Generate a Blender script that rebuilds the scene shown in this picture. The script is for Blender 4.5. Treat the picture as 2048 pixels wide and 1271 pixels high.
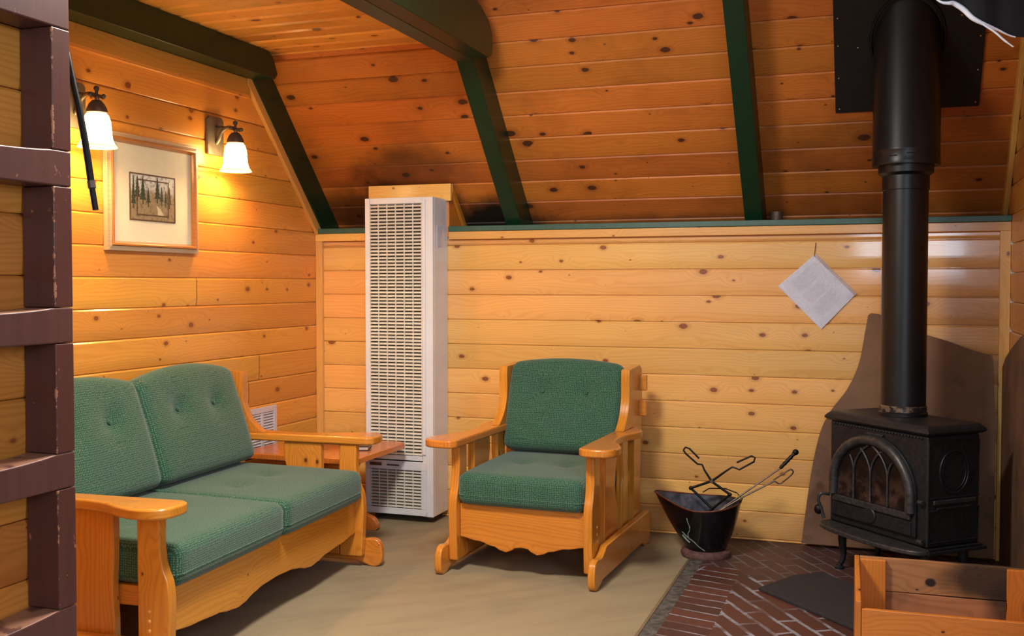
import bpy, bmesh, math, random
from mathutils import Vector, Matrix, Euler
from math import sin, cos, pi, radians as R
random.seed(7)
for o in list(bpy.data.objects): bpy.data.objects.remove(o)
SC = bpy.context.scene
COL = SC.collection

# ------------------------------------------------------------------ camera, world, lights, exposure
cam_d = bpy.data.cameras.new('camera'); cam_d.sensor_width = 36; cam_d.lens = 36.685
cam_d.clip_start = .05
cam = bpy.data.objects.new('camera', cam_d); COL.objects.link(cam)
cam.location = (0, 0, 1.25); cam.rotation_euler = (R(90-1.866), 0, R(19.43))
SC.camera = cam
SC.view_settings.view_transform = 'Standard'; SC.view_settings.look = 'None'
SC.view_settings.gamma = 1; SC.view_settings.exposure = 0.6
SC.view_settings.use_curve_mapping = False
W = bpy.data.worlds.new('world'); SC.world = W; W.use_nodes = True
bg = W.node_tree.nodes['Background']; bg.inputs[0].default_value = (1, .95, .90, 1); bg.inputs[1].default_value = .21

def area(name, loc, target, size, power, col, sy=None):
    l = bpy.data.lights.new(name, 'AREA'); l.energy = power; l.color = col; l.size = size
    if sy: l.shape = 'RECTANGLE'; l.size_y = sy
    o = bpy.data.objects.new(name, l); COL.objects.link(o); o.location = loc
    o.rotation_euler = (Vector(target)-Vector(loc)).to_track_quat('-Z', 'Y').to_euler()
    return o
# daylight from the window behind the camera and a warm room lamp over the dining side
area('window_daylight', (.35, -1.5, 1.75), (-.9, 5, 1.0), 1.2, 24, (.72, .84, 1), .8)
area('side_window_daylight', (1.0, 1.25, 1.65), (-2.2, 4.6, .9), .8, 18, (.62, .78, 1), 1.0)
area('far_window', (-2.75, -1.5, 1.66), (-1.2, 5, 1.4), .5, 4, (.95, .96, 1), .25)
area('room_ceiling_lamp', (-1.36, 2.5, 2.42), (-1.7, 3.1, 0), .40, 48, (1, .93, .84))

# ------------------------------------------------------------------ material tools
class NT:
    def __init__(s, name):
        s.m = bpy.data.materials.new(name); s.m.use_nodes = True
        s.t = s.m.node_tree; s.t.nodes.clear()
        s.out = s.n('ShaderNodeOutputMaterial')
    def n(s, t, **k):
        x = s.t.nodes.new(t)
        for a, b in k.items(): setattr(x, a, b)
        return x
    def l(s, a, b): s.t.links.new(a, b)
    def put(s, sock, v):
        if isinstance(v, bpy.types.NodeSocket): s.l(v, sock)
        elif v is not None: sock.default_value = v
    def math(s, op, a, b=None, c=None, clamp=False):
        x = s.n('ShaderNodeMath', operation=op, use_clamp=clamp)
        for i, v in enumerate((a, b, c)): s.put(x.inputs[i], v)
        return x.outputs[0]
    def comb(s, x=0., y=0., z=0.):
        c = s.n('ShaderNodeCombineXYZ')
        for i, v in enumerate((x, y, z)): s.put(c.inputs[i], v)
        return c.outputs[0]
    def sep(s, v):
        c = s.n('ShaderNodeSeparateXYZ'); s.l(v, c.inputs[0]); return c.outputs
    def noise(s, vec, scale, detail=3, rough=.55, dim='3D'):
        x = s.n('ShaderNodeTexNoise', noise_dimensions=dim); s.put(x.inputs['Vector'], vec)
        x.inputs['Scale'].default_value = scale; x.inputs['Detail'].default_value = detail
        x.inputs['Roughness'].default_value = rough
        return x.outputs['Fac']
    def mr(s, v, a, b, c=0., d=1., smooth=True):
        x = s.n('ShaderNodeMapRange'); x.interpolation_type = 'SMOOTHSTEP' if smooth else 'LINEAR'
        s.put(x.inputs[0], v)
        for i, q in enumerate((a, b, c, d)): s.put(x.inputs[i+1], q)
        return x.outputs[0]
    def mix(s, f, a, b, mode='MIX'):
        x = s.n('ShaderNodeMix', data_type='RGBA', blend_type=mode)
        s.put(x.inputs[0], f); s.put(x.inputs[6], a if isinstance(a, bpy.types.NodeSocket) else (*a, 1) if len(a) == 3 else a)
        s.put(x.inputs[7], b if isinstance(b, bpy.types.NodeSocket) else (*b, 1) if len(b) == 3 else b)
        return x.outputs[2]
    def bsdf(s, col, rough=.5, metal=0., spec=.5, bump=None, bstr=.2, bdist=.002, coat=0., emis=None, estr=0.):
        b = s.n('ShaderNodeBsdfPrincipled')
        s.put(b.inputs['Base Color'], col if isinstance(col, bpy.types.NodeSocket) else (*col, 1))
        s.put(b.inputs['Roughness'], rough); s.put(b.inputs['Metallic'], metal)
        b.inputs['Specular IOR Level'].default_value = spec
        b.inputs['Coat Weight'].default_value = coat; b.inputs['Coat Roughness'].default_value = .14
        if emis: b.inputs['Emission Color'].default_value = (*emis, 1); b.inputs['Emission Strength'].default_value = estr
        if bump is not None:
            k = s.n('ShaderNodeBump'); k.inputs['Strength'].default_value = bstr; k.inputs['Distance'].default_value = bdist
            s.l(bump, k.inputs['Height']); s.l(k.outputs[0], b.inputs['Normal'])
        s.l(b.outputs[0], s.out.inputs[0]); return b

def sr(r, g, b):
    f = lambda c: ((c/255+.055)/1.055)**2.4 if c > 10 else c/255/12.92
    return (f(r), f(g), f(b))

def pine(name, light, dark, knot=sr(132, 66, 30), pitch=0., v0=0., knots=1., rough=.36, grain=.45, dirt=0., coat=.25, tone=.16, stain=None, ksize=.15, plen=60., crough=.14):
    s = NT(name)
    uv = s.n('ShaderNodeUVMap'); uv.uv_map = 'UVMap'
    u, v, _ = s.sep(uv.outputs[0])
    oi = s.n('ShaderNodeObjectInfo')
    if pitch:
        bi = s.math('FLOOR', s.math('DIVIDE', s.math('SUBTRACT', v, v0), pitch))
        wn = s.n('ShaderNodeTexWhiteNoise', noise_dimensions='1D'); s.l(s.math('ADD', bi, .37), wn.inputs['W'])
        pu = s.math('ADD', s.math('DIVIDE', u, plen), s.math('MULTIPLY', wn.outputs['Value'], 3. if plen < 10 else 0.))
        pi_ = s.math('FLOOR', pu)
        w2 = s.n('ShaderNodeTexWhiteNoise', noise_dimensions='2D'); s.l(s.comb(bi, pi_), w2.inputs['Vector'])
        seed = w2.outputs['Value']; seedc = s.sep(w2.outputs['Color'])
        fr = s.math('FRACT', pu)
        butt = s.mr(s.math('ABSOLUTE', s.math('SUBTRACT', fr, .5)), .4990, .4996) if plen < 10 else None
    else:
        seed = oi.outputs['Random']
        w2 = s.n('ShaderNodeTexWhiteNoise', noise_dimensions='1D'); s.l(seed, w2.inputs['W']); seedc = s.sep(w2.outputs['Color'])
        butt = None
    uu = s.math('ADD', u, s.math('MULTIPLY', seed, 37.)); vv = s.math('ADD', v, s.math('MULTIPLY', seed, 11.))
    vo = s.n('ShaderNodeTexVoronoi', voronoi_dimensions='2D', feature='F1'); vo.inputs['Scale'].default_value = 1
    s.l(s.comb(s.math('MULTIPLY', uu, 5.), s.math('MULTIPLY', vv, 8.)), vo.inputs['Vector'])
    d = vo.outputs['Distance']; cr = s.sep(vo.outputs['Color'])
    rad = s.math('MULTIPLY', s.math('POWER', cr[0], 3.2), ksize*knots)
    rn = s.math('ADD', d, s.math('MULTIPLY', s.math('SUBTRACT', s.noise(s.comb(uu, vv), 60, 2), .5), .04))
    kmask = s.mr(rn, rad, s.math('MULTIPLY', rad, .75))
    halo = s.mr(s.math('SUBTRACT', d, rad), .35, 0.)
    n1 = s.noise(s.comb(s.math('MULTIPLY', uu, 1.1), s.math('MULTIPLY', vv, 7.), seed), 1., 2, .5)
    ph = s.math('ADD', s.math('ADD', vv, s.math('MULTIPLY', n1, .16)), s.math('MULTIPLY', s.math('MULTIPLY', halo, cr[0]), .035))
    g = s.math('ADD', s.math('MULTIPLY', s.math('SINE', s.math('MULTIPLY', ph, 2*pi*62)), .5), .5)
    g = s.math('POWER', g, 2.2)
    fine = s.noise(s.comb(s.math('MULTIPLY', uu, 5.), s.math('MULTIPLY', vv, 160.)), 1., 2)
    gg = s.math('ADD', s.math('MULTIPLY', g, .55), s.math('MULTIPLY', fine, .45))
    big = s.noise(s.comb(s.math('MULTIPLY', uu, 1.3), s.math('MULTIPLY', vv, 5.)), 1., 2)
    f = s.math('ADD', s.math('MULTIPLY', gg, grain), s.math('MULTIPLY', s.math('SUBTRACT', big, .45), .7), clamp=True)
    col = s.mix(f, light, dark)
    val = s.math('ADD', 1-tone, s.math('MULTIPLY', seedc[1], 2*tone))
    hsv = s.n('ShaderNodeHueSaturation'); s.l(col, hsv.inputs['Color']); s.l(val, hsv.inputs['Value'])
    s.l(s.math('ADD', .492, s.math('MULTIPLY', seedc[2], .014)), hsv.inputs['Hue'])
    col = hsv.outputs[0]
    rim = s.mr(rn, s.math('MULTIPLY', rad, 2.1), rad)
    col = s.mix(s.math('MULTIPLY', rim, .4), col, [c*.75 for c in dark])
    col = s.mix(s.math('MULTIPLY', kmask, .92), col, knot)
    if butt is not None: col = s.mix(s.math('MULTIPLY', butt, .75), col, [c*.15 for c in dark])
    if dirt:
        dn = s.noise(s.comb(uu, vv), 2.3, 5, .65)
        col = s.mix(s.math('MULTIPLY', s.mr(dn, .45, .75), dirt), col, [c*.28 for c in dark])
    if stain:
        # soot and age marks: (u, v, radius u, radius v, strength)
        for (a, b, ra, rb, st) in stain:
            dx = s.math('DIVIDE', s.math('SUBTRACT', u, a), ra); dy = s.math('DIVIDE', s.math('SUBTRACT', v, b), rb)
            dd = s.math('ADD', s.math('MULTIPLY', dx, dx), s.math('MULTIPLY', dy, dy))
            nn = s.noise(s.comb(u, v), 6, 4)
            k = s.math('MULTIPLY', s.mr(s.math('ADD', dd, s.math('MULTIPLY', s.math('SUBTRACT', nn, .5), 1.2)), 1., .1), st)
            col = s.mix(k, col, sr(32, 20, 14))
    ro = s.math('ADD', rough-.06, s.math('MULTIPLY', s.noise(s.comb(uu, vv), 9, 3), .14))
    s.bsdf(col, ro, bump=gg, bstr=.12, bdist=.0015, coat=coat).inputs['Coat Roughness'].default_value = crough
    return s.m

def plain(name, col, rough=.5, metal=0., spec=.5, var=.12, sc=30, bstr=.15, coat=0., dark=None, wear=None, wearc=None):
    s = NT(name); tc = s.n('ShaderNodeTexCoord')
    nz = s.noise(tc.outputs['Object'], sc, 4)
    c = s.mix(s.math('MULTIPLY', s.mr(nz, .3, .7), 1.), [x*(1-var) for x in col], [min(1, x*(1+var)) for x in col])
    if wear:
        w = s.noise(tc.outputs['Object'], wear[0], 6, .7)
        c = s.mix(s.math('MULTIPLY', s.mr(w, wear[1], wear[1]+.08), wear[2]), c, wearc)
    s.bsdf(c, s.math('ADD', rough-.05, s.math('MULTIPLY', nz, .1)), metal, spec, bump=nz, bstr=bstr, coat=coat)
    return s.m

def painted_wood(name, col, wood, edge=None, rough=.42, topwear=False):
    s = NT(name); tc = s.n('ShaderNodeTexCoord'); P = tc.outputs['Object']
    x, y, z = s.sep(P)
    st = s.noise(s.comb(s.math('MULTIPLY', x, 40), s.math('MULTIPLY', y, 40), s.math('MULTIPLY', z, 2)), 1, 4)
    c = s.mix(st, [q*.75 for q in col], [q*1.25 for q in col])
    mk = s.mr(s.noise(P, 26, 5, .7), .66, .69)
    mk = s.math('MULTIPLY', mk, .7)
    if edge:      # paint knocked off along one long corner (x, y) of the rail
        ex, ey, w = edge
        d = s.math('ADD', s.math('ABSOLUTE', s.math('SUBTRACT', x, ex)), s.math('ABSOLUTE', s.math('SUBTRACT', y, ey)))
        nz = s.noise(s.comb(s.math('MULTIPLY', x, 2.), 0, z), 14, 6, .8, '3D')
        lim = s.math('MULTIPLY', s.mr(nz, .42, .60), w)
        mk = s.math('MAXIMUM', mk, s.math('LESS_THAN', d, lim))
    if topwear:
        ge = s.n('ShaderNodeNewGeometry'); nx, ny, nzz = s.sep(ge.outputs['Normal'])
        tw = s.math('MULTIPLY', s.mr(nzz, .55, .9), s.mr(s.noise(P, 14, 4), .36, .46))
        mk = s.math('MAXIMUM', mk, s.math('MULTIPLY', tw, .8))
    c = s.mix(mk, c, wood)
    s.bsdf(c, rough, bump=st, bstr=.15)
    return s.m

M = {}
M['back'] = pine('varnished_pine_back', sr(238, 184, 106), sr(210, 142, 68), coat=1., crough=.09, pitch=.131, v0=.014, knots=1.0)
M['left'] = pine('varnished_pine_left', sr(230, 162, 70), sr(198, 120, 38), coat=.4, pitch=.129, v0=.117, knots=.8, plen=5.)
M['part'] = pine('varnished_pine_partition', sr(204, 130, 54), sr(156, 82, 24), pitch=.13, v0=.098)
M['right'] = pine('varnished_pine_right', sr(196, 130, 62), sr(150, 82, 34), pitch=.13, v0=.0)
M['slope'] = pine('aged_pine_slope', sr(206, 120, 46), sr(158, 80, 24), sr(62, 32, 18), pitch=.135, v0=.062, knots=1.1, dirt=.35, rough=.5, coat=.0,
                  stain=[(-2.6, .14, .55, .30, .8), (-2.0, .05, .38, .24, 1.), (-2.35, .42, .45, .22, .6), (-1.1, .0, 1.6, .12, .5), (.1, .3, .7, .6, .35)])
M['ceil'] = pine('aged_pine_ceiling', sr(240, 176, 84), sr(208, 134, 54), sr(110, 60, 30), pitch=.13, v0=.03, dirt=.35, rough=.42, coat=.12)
M['trim'] = pine('pine_trim', sr(236, 184, 100), sr(208, 142, 64), knots=.55)
M['furn'] = pine('honey_pine', sr(214, 138, 46), sr(152, 76, 14), sr(84, 32, 8), knots=.5, rough=.28, coat=.5, tone=.08)
M['table'] = pine('orange_pine', sr(210, 122, 48), sr(166, 82, 26), knots=.5, rough=.28, coat=.5, tone=.05)
M['crate'] = pine('crate_pine', sr(214, 124, 42), sr(166, 86, 24), sr(46, 22, 12), knots=.9, dirt=.3, rough=.5, tone=.12)
M['crate_in'] = pine('stained_crate_pine', sr(178, 124, 78), sr(134, 86, 50), sr(50, 28, 18), knots=.8, dirt=.75, stain=[(.13, .262, .20, .085, .9), (-.045, .243, .022, .018, 1.3), (.22, .17, .12, .12, .8)], rough=.7, coat=0, grain=.6)
M['silverwood'] = pine('pale_moulding_wood', sr(196, 172, 138), sr(150, 120, 86), knots=0, rough=.35, coat=.3, tone=.02)
M['frame'] = pine('picture_frame_wood', sr(190, 118, 50), sr(150, 84, 32), knots=0, rough=.3, coat=.5, tone=.02)
M['green'] = painted_wood('green_paint', sr(8, 48, 27), sr(8, 34, 20), rough=.36)
M['capgreen'] = painted_wood('cap_green_paint', sr(52, 92, 80), sr(40, 76, 62), rough=.4)
M['brown'] = painted_wood('brown_paint', sr(86, 50, 44), sr(176, 118, 84), edge=(-1.625, 1.737, .0065), rough=.38)
M['brown_rung'] = painted_wood('brown_paint_rung', sr(90, 55, 50), sr(158, 112, 88), rough=.42, topwear=True)
M['white'] = plain('cream_enamel', sr(222, 226, 230), .32, var=.03, sc=6, bstr=.03, wear=(9, .62, .3), wearc=sr(150, 128, 104))
M['white2'] = plain('cream_grille', sr(220, 216, 202), .4, var=.03, sc=6, bstr=.0)
M['dark'] = plain('dark_interior', sr(70, 56, 44), .8, var=.3)
M['vent'] = plain('white_vent', sr(206, 202, 206), .45, var=.03)
M['iron'] = plain('cast_iron', sr(38, 39, 44), .46, .35, var=.25, sc=60, bstr=.35, wear=(16, .66, .35), wearc=sr(92, 78, 70))
M['iron2'] = plain('cast_iron_lip', sr(66, 66, 68), .42, .45, var=.3, sc=50, bstr=.4, wear=(12, .56, .5), wearc=sr(112, 100, 92))
M['pipe'] = plain('stovepipe_black', sr(22, 23, 28), .38, .3, var=.2, sc=8, bstr=.05, wear=(30, .70, .4), wearc=sr(150, 130, 110))
M['pipe2'] = plain('outer_pipe_black', sr(30, 29, 31), .36, .35, var=.12, sc=5, bstr=.03)
M['plate'] = plain('black_plate', sr(22, 21, 24), .55, .1, var=.15, sc=20, bstr=.05)
M['screw'] = plain('screw_head', sr(190, 160, 120), .3, .8)
M['steel'] = plain('worn_steel', sr(112, 98, 86), .4, .7, var=.3)
M['collar'] = plain('worn_collar', sr(60, 56, 54), .4, .6, var=.3, sc=20, wear=(18, .48, .8), wearc=sr(150, 134, 116))
M['wrought'] = plain('wrought_iron', sr(34, 32, 31), .4, .7, var=.2)
M['shield'] = plain('brown_board', sr(128, 96, 74), .8, var=.14, sc=5, wear=(4, .58, .35), wearc=sr(84, 60, 46))
M['shield2'] = plain('dark_brown_board', sr(96, 68, 48), .75, var=.25, sc=5, wear=(4, .52, .4), wearc=sr(60, 42, 32))
M['bronze'] = plain('dark_bronze', sr(88, 82, 74), .42, .5, var=.2)
M['bronze_l'] = plain('brushed_plate', sr(116, 106, 90), .4, .5, var=.12)
M['paper'] = plain('paper_sheet', sr(208, 212, 230), .6, var=.05, sc=12)
M['ink'] = plain('grey_print', sr(140, 142, 156), .6)
M['string'] = plain('brown_string', sr(130, 86, 44), .8)
M['matboard'] = plain('cream_mat', sr(226, 222, 198), .8, var=.02)
M['inner'] = plain('dark_inner_mat', sr(92, 66, 48), .6)
M['pale'] = plain('pale_bevel', sr(200, 190, 160), .6)
M['foliage'] = plain('painted_fir', sr(52, 66, 50), .8, var=.4, sc=200)
M['rimred'] = plain('copper_rim', sr(120, 62, 40), .4, .6, var=.3)
M['bucket'] = plain('scuttle_black', sr(22, 22, 26), .22, .55, var=.4, sc=14, bstr=.2, coat=.3, wear=(7, .62, .6), wearc=sr(120, 130, 126))
M['drip'] = plain('dried_drip', sr(120, 130, 124), .7, var=.4, sc=80)
M['bucket_in'] = plain('scuttle_inside', sr(84, 84, 92), .5, .5, var=.5, sc=18, wear=(14, .5, .5), wearc=sr(40, 38, 42))
M['ringred'] = plain('rust_ring', sr(104, 72, 66), .7, .2, var=.35, sc=40, bstr=.5)
M['matblack'] = plain('black_hearth_mat', sr(44, 42, 44), .85, var=.2, sc=80)
M['cloth'] = plain('black_cloth', sr(9, 8, 13), .85, var=.1)
M['highlight'] = plain('pale_highlight', sr(235, 238, 250), .25, var=.02)  # near-white colour standing in for the glare on the cloth edge
M['book'] = plain('dark_cover', sr(40, 34, 38), .35)
M['pages'] = plain('pages', sr(190, 180, 165), .8)
M['sticker'] = plain('pale_sticker', sr(196, 206, 228), .4)
M['sticker_d'] = plain('dark_badge', sr(96, 78, 62), .4, var=.3, sc=60)
M['grout'] = plain('hearth_edge_stone', sr(84, 80, 74), .85, var=.5, sc=34, bstr=.5, wear=(26, .52, .5), wearc=sr(46, 44, 44))
M['brassstrip'] = plain('metal_edge_strip', sr(150, 136, 110), .4, .6)

def fabric():
    s = NT('green_woven_fabric'); uv = s.n('ShaderNodeUVMap'); uv.uv_map = 'UVMap'
    u, v, _ = s.sep(uv.outputs[0])
    n = s.noise(uv.outputs[0], 260, 3, .7)
    vo = s.n('ShaderNodeTexVoronoi', voronoi_dimensions='2D', feature='F1'); s.l(uv.outputs[0], vo.inputs['Vector'])
    vo.inputs['Scale'].default_value = 125; vo.inputs['Randomness'].default_value = .35
    dots = s.mr(vo.outputs['Distance'], .34, .18)
    c = s.mix(s.mr(n, .3, .7), sr(28, 66, 48), sr(46, 90, 68))
    c = s.mix(s.math('MULTIPLY', dots, .65), c, sr(112, 142, 112))
    big = s.noise(uv.outputs[0], 5, 3)
    c = s.mix(s.math('MULTIPLY', s.mr(big, .45, .75), .22), c, sr(54, 84, 88))
    b = s.bsdf(c, .9, spec=.25, bump=s.math('SUBTRACT', n, dots), bstr=.5, bdist=.002)
    b.inputs['Sheen Weight'].default_value = .25
    return s.m
M['fabric'] = fabric()

def carpet():
    s = NT('beige_carpet'); tc = s.n('ShaderNodeTexCoord'); P = tc.outputs['Object']
    n = s.noise(P, 420, 2, .8); big = s.noise(P, 1.6, 4, .6)
    x, y, z = s.sep(P)
    sweep = s.noise(s.comb(s.math('MULTIPLY', s.math('ADD', x, y), 1.2), s.math('MULTIPLY', s.math('SUBTRACT', x, y), 6)), 1, 3)
    c = s.mix(s.mr(n, .3, .7), sr(134, 120, 94), sr(176, 160, 128))
    c = s.mix(s.math('MULTIPLY', s.mr(sweep, .4, .7), .22), c, sr(104, 88, 68))
    c = s.mix(s.math('MULTIPLY', s.mr(big, .5, .75), .3), c, sr(98, 82, 64))
    s.bsdf(c, .95, spec=.15, bump=n, bstr=.6, bdist=.004); return s.m
M['carpet'] = carpet()

def brick(name, ang, bw, bh, off, scale_m=.008, c1=sr(92, 50, 40), c2=sr(68, 38, 32), mort=sr(146, 148, 158)):
    s = NT(name); tc = s.n('ShaderNodeTexCoord')
    mp = s.n('ShaderNodeMapping'); mp.inputs['Rotation'].default_value = (0, 0, ang); s.l(tc.outputs['Object'], mp.inputs[0])
    w = s.n('ShaderNodeTexNoise'); w.inputs['Scale'].default_value = 8; s.l(tc.outputs['Object'], w.inputs['Vector'])
    v = s.n('ShaderNodeVectorMath', operation='MULTIPLY_ADD'); s.l(w.outputs['Color'], v.inputs[0]); v.inputs[1].default_value = (.016, .016, 0); s.l(mp.outputs[0], v.inputs[2])
    b = s.n('ShaderNodeTexBrick'); s.l(v.outputs[0], b.inputs['Vector']); b.offset = off
    b.inputs['Scale'].default_value = 1; b.inputs['Brick Width'].default_value = bw; b.inputs['Row Height'].default_value = bh
    b.inputs['Mortar Size'].default_value = scale_m; b.inputs['Mortar Smooth'].default_value = .3
    b.inputs['Color1'].default_value = (*c1, 1); b.inputs['Color2'].default_value = (*c2, 1); b.inputs['Mortar'].default_value = (*mort, 1)
    n = s.noise(tc.outputs['Object'], 26, 5, .7)
    c = s.mix(s.math('MULTIPLY', s.mr(n, .42, .7), .55), b.outputs[0], sr(66, 42, 38))
    gm = s.math('MULTIPLY', b.outputs['Fac'], s.mr(s.noise(tc.outputs['Object'], 6, 4), .46, .60)); c = s.mix(s.math('MULTIPLY', gm, .85), c, [q*.8 for q in c1])
    n2 = s.noise(tc.outputs['Object'], 9, 5, .7)
    c = s.mix(s.math('MULTIPLY', s.mr(n2, .60, .78), .25), c, sr(120, 98, 92))
    s.bsdf(c, .55, bump=s.math('SUBTRACT', s.math('MULTIPLY', n, .25), b.outputs['Fac']), bstr=.6, bdist=.004); return s.m
M['brick'] = brick('red_brick', R(58), .25, .078, .5, .0095)
M['brick_edge'] = brick('red_brick_edge', R(14), .9, .080, .0, .006)
M['brick_back'] = brick('red_brick_back', R(58), .21, .07, .5, .007, sr(84, 54, 50), sr(68, 46, 44), sr(108, 100, 104))

def glass_shade():
    s = NT('frosted_glass_shade'); tc = s.n('ShaderNodeTexCoord'); x, y, z = s.sep(tc.outputs['Object'])
    k = s.math('MULTIPLY', s.mr(z, -.066, -.030), s.mr(z, .075, .03, .25, 1.))
    b = s.bsdf(sr(255, 236, 200), .4)
    s.l(s.mix(k, (1, .52, .14), (1, .70, .32)), b.inputs['Emission Color'])
    s.l(s.math('ADD', .85, s.math('MULTIPLY', k, 16.)), b.inputs['Emission Strength']); return s.m
M['shade'] = glass_shade()
s_ = NT('fire_glass'); tc = s_.n('ShaderNodeTexCoord'); x, y, z = s_.sep(tc.outputs['Object'])
nz = s_.noise(tc.outputs['Object'], 18, 5, .7)
cc = s_.mix(s_.math('MULTIPLY', s_.mr(nz, .42, .66), s_.mr(z, .52, .36)), sr(22, 18, 18), sr(74, 56, 48))
s_.bsdf(cc, .3, spec=.5); M['fireglass'] = s_.m
s_ = NT('landscape_print'); tc = s_.n('ShaderNodeTexCoord'); P = tc.outputs['Object']; nz = s_.noise(P, 40, 6, .7); x, y, z = s_.sep(P)
cc = s_.mix(s_.mr(s_.math('ADD', z, s_.math('MULTIPLY', s_.math('SUBTRACT', nz, .5), .12)), -.01, .05), sr(150, 134, 104), sr(216, 222, 218))
cc = s_.mix(s_.math('MULTIPLY', s_.mr(s_.noise(P, 60, 5), .48, .62), .6), cc, sr(84, 80, 64)); s_.bsdf(cc, .6); M['print'] = s_.m
s_ = NT('plastic_sleeve'); b = s_.bsdf((.95, .95, 1), .08, bump=s_.noise(s_.n('ShaderNodeTexCoord').outputs['Object'], 24, 3), bstr=.9, bdist=.01); b.inputs['Alpha'].default_value = .28; M['plastic'] = s_.m

# ------------------------------------------------------------------ mesh tools
class MB:
    def __init__(s): s.bm = bmesh.new(); s.uv = s.bm.loops.layers.uv.new('UVMap'); s.fixed = set()
    def face(s, vs, uvs=None):
        try: f = s.bm.faces.new(vs)
        except ValueError: return None
        if uvs:
            for lp, q in zip(f.loops, uvs): lp[s.uv].uv = q
            s.fixed.add(f)
        return f
    def v(s, p): return s.bm.verts.new(p)
    def box(s, a, b, M_=None):
        x0, y0, z0 = a; x1, y1, z1 = b
        ps = [(x0,y0,z0),(x1,y0,z0),(x1,y1,z0),(x0,y1,z0),(x0,y0,z1),(x1,y0,z1),(x1,y1,z1),(x0,y1,z1)]
        vs = [s.v(M_ @ Vector(p) if M_ else p) for p in ps]
        for q in ((0,3,2,1),(4,5,6,7),(0,1,5,4),(1,2,6,5),(2,3,7,6),(3,0,4,7)): s.face([vs[i] for i in q])
        return s
    def prism(s, pts, ax, a, b, M_=None):
        """outline pts in the two other axes (in order x,y,z without ax), extruded from a to b along ax"""
        def mk(p, w):
            q = list(p); q.insert(ax, w); return M_ @ Vector(q) if M_ else Vector(q)
        A = [s.v(mk(p, a)) for p in pts]; B = [s.v(mk(p, b)) for p in pts]
        s.face(A); s.face(B[::-1]); n = len(pts)
        for i in range(n): s.face([A[i], B[i], B[(i+1) % n], A[(i+1) % n]])
        return s
    def tube(s, path, r, n=8, cap=True):
        path = [Vector(p) for p in path]; rs = r if isinstance(r, (list, tuple)) else [r]*len(path)
        prev = None; rings = []
        for i, p in enumerate(path):
            t = (path[min(i+1, len(path)-1)] - path[max(i-1, 0)]).normalized()
            if prev is None:
                a = Vector((0, 0, 1)) if abs(t.z) < .9 else Vector((1, 0, 0)); e = t.cross(a).normalized()
            else: e = (prev - t*prev.dot(t)).normalized()
            prev = e; f = t.cross(e)
            rings.append([s.v(p + (e*cos(2*pi*k/n) + f*sin(2*pi*k/n))*rs[i]) for k in range(n)])
        for a, b in zip(rings, rings[1:]):
            for k in range(n): s.face([a[k], a[(k+1) % n], b[(k+1) % n], b[k]])
        if cap: s.face(rings[0][::-1]); s.face(rings[-1])
        return s
    def lathe(s, prof, c=(0, 0, 0), n=32, close=False, M_=None):
        rings = []
        for r, z in prof:
            ring = []
            for k in range(n):
                p = Vector((c[0]+r*cos(2*pi*k/n), c[1]+r*sin(2*pi*k/n), c[2]+z)); ring.append(s.v(M_ @ p if M_ else p))
            rings.append(ring)
        for a, b in zip(rings, rings[1:]):
            for k in range(n): s.face([a[k], a[(k+1) % n], b[(k+1) % n], b[k]])
        if close: s.face(rings[0][::-1]); s.face(rings[-1])
        return s
    def ball(s, c, r, sx=1, sy=1, sz=1, n=12):
        prof = [(max(1e-4, sin(pi*i/n))*r, -cos(pi*i/n)*r) for i in range(n+1)]
        return s.lathe(prof, (0, 0, 0), n*2, M_=Matrix.Translation(c) @ Matrix.Diagonal((sx, sy, sz, 1)))

def link(o, parent=None):
    COL.objects.link(o)
    if parent: o.parent = parent
    return o
def build(mb, name, mat, parent=None, grain=(1, 0, 0), bevel=0., smooth=None, loc=None, segs=2):
    bmesh.ops.recalc_face_normals(mb.bm, faces=mb.bm.faces)
    g = Vector(grain).normalized()
    for f in mb.bm.faces:
        if f in mb.fixed: continue
        f.normal_update(); n = f.normal; w = n.cross(g)
        gg = g
        if w.length < .3:
            gg = Vector((0, 0, 1)) if abs(n.z) < .8 else Vector((0, 1, 0)); w = n.cross(gg)
        gg = gg.normalized()
        w = gg.cross(Vector((.31, .52, .79))).normalized() if w.length < 1e-6 else w.normalized()
        if w[max(range(3), key=lambda i: abs(w[i]))] < 0: w = -w
        for lp in f.loops: lp[mb.uv].uv = (lp.vert.co.dot(gg), lp.vert.co.dot(w))
    me = bpy.data.meshes.new(name); mb.bm.to_mesh(me); mb.bm.free()
    me.materials.append(mat)
    o = bpy.data.objects.new(name, me); link(o, parent)
    if loc: o.location = loc
    if bevel:
        b = o.modifiers.new('bevel', 'BEVEL'); b.width = bevel; b.segments = segs; b.limit_method = 'ANGLE'; b.angle_limit = R(35)
        for p in me.polygons: p.use_smooth = True
        b.harden_normals = True
    elif smooth:
        for p in me.polygons: p.use_smooth = True
        me.set_sharp_from_angle(angle=R(smooth))
    return o
def thing(name, label, cat, loc=(0, 0, 0), rz=0, group=None):
    o = bpy.data.objects.new(name, None); link(o); o.empty_display_size = .05
    o.location = loc; o.rotation_euler = (0, 0, rz); o['label'] = label; o['category'] = cat
    if group: o['group'] = group
    return o
def tag(o, label, cat, group=None):
    o['label'] = label; o['category'] = cat
    if group: o['group'] = group
    return o
def struct(o, label=None):
    o['kind'] = 'structure'
    if label: o['label'] = label
    return o
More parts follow.
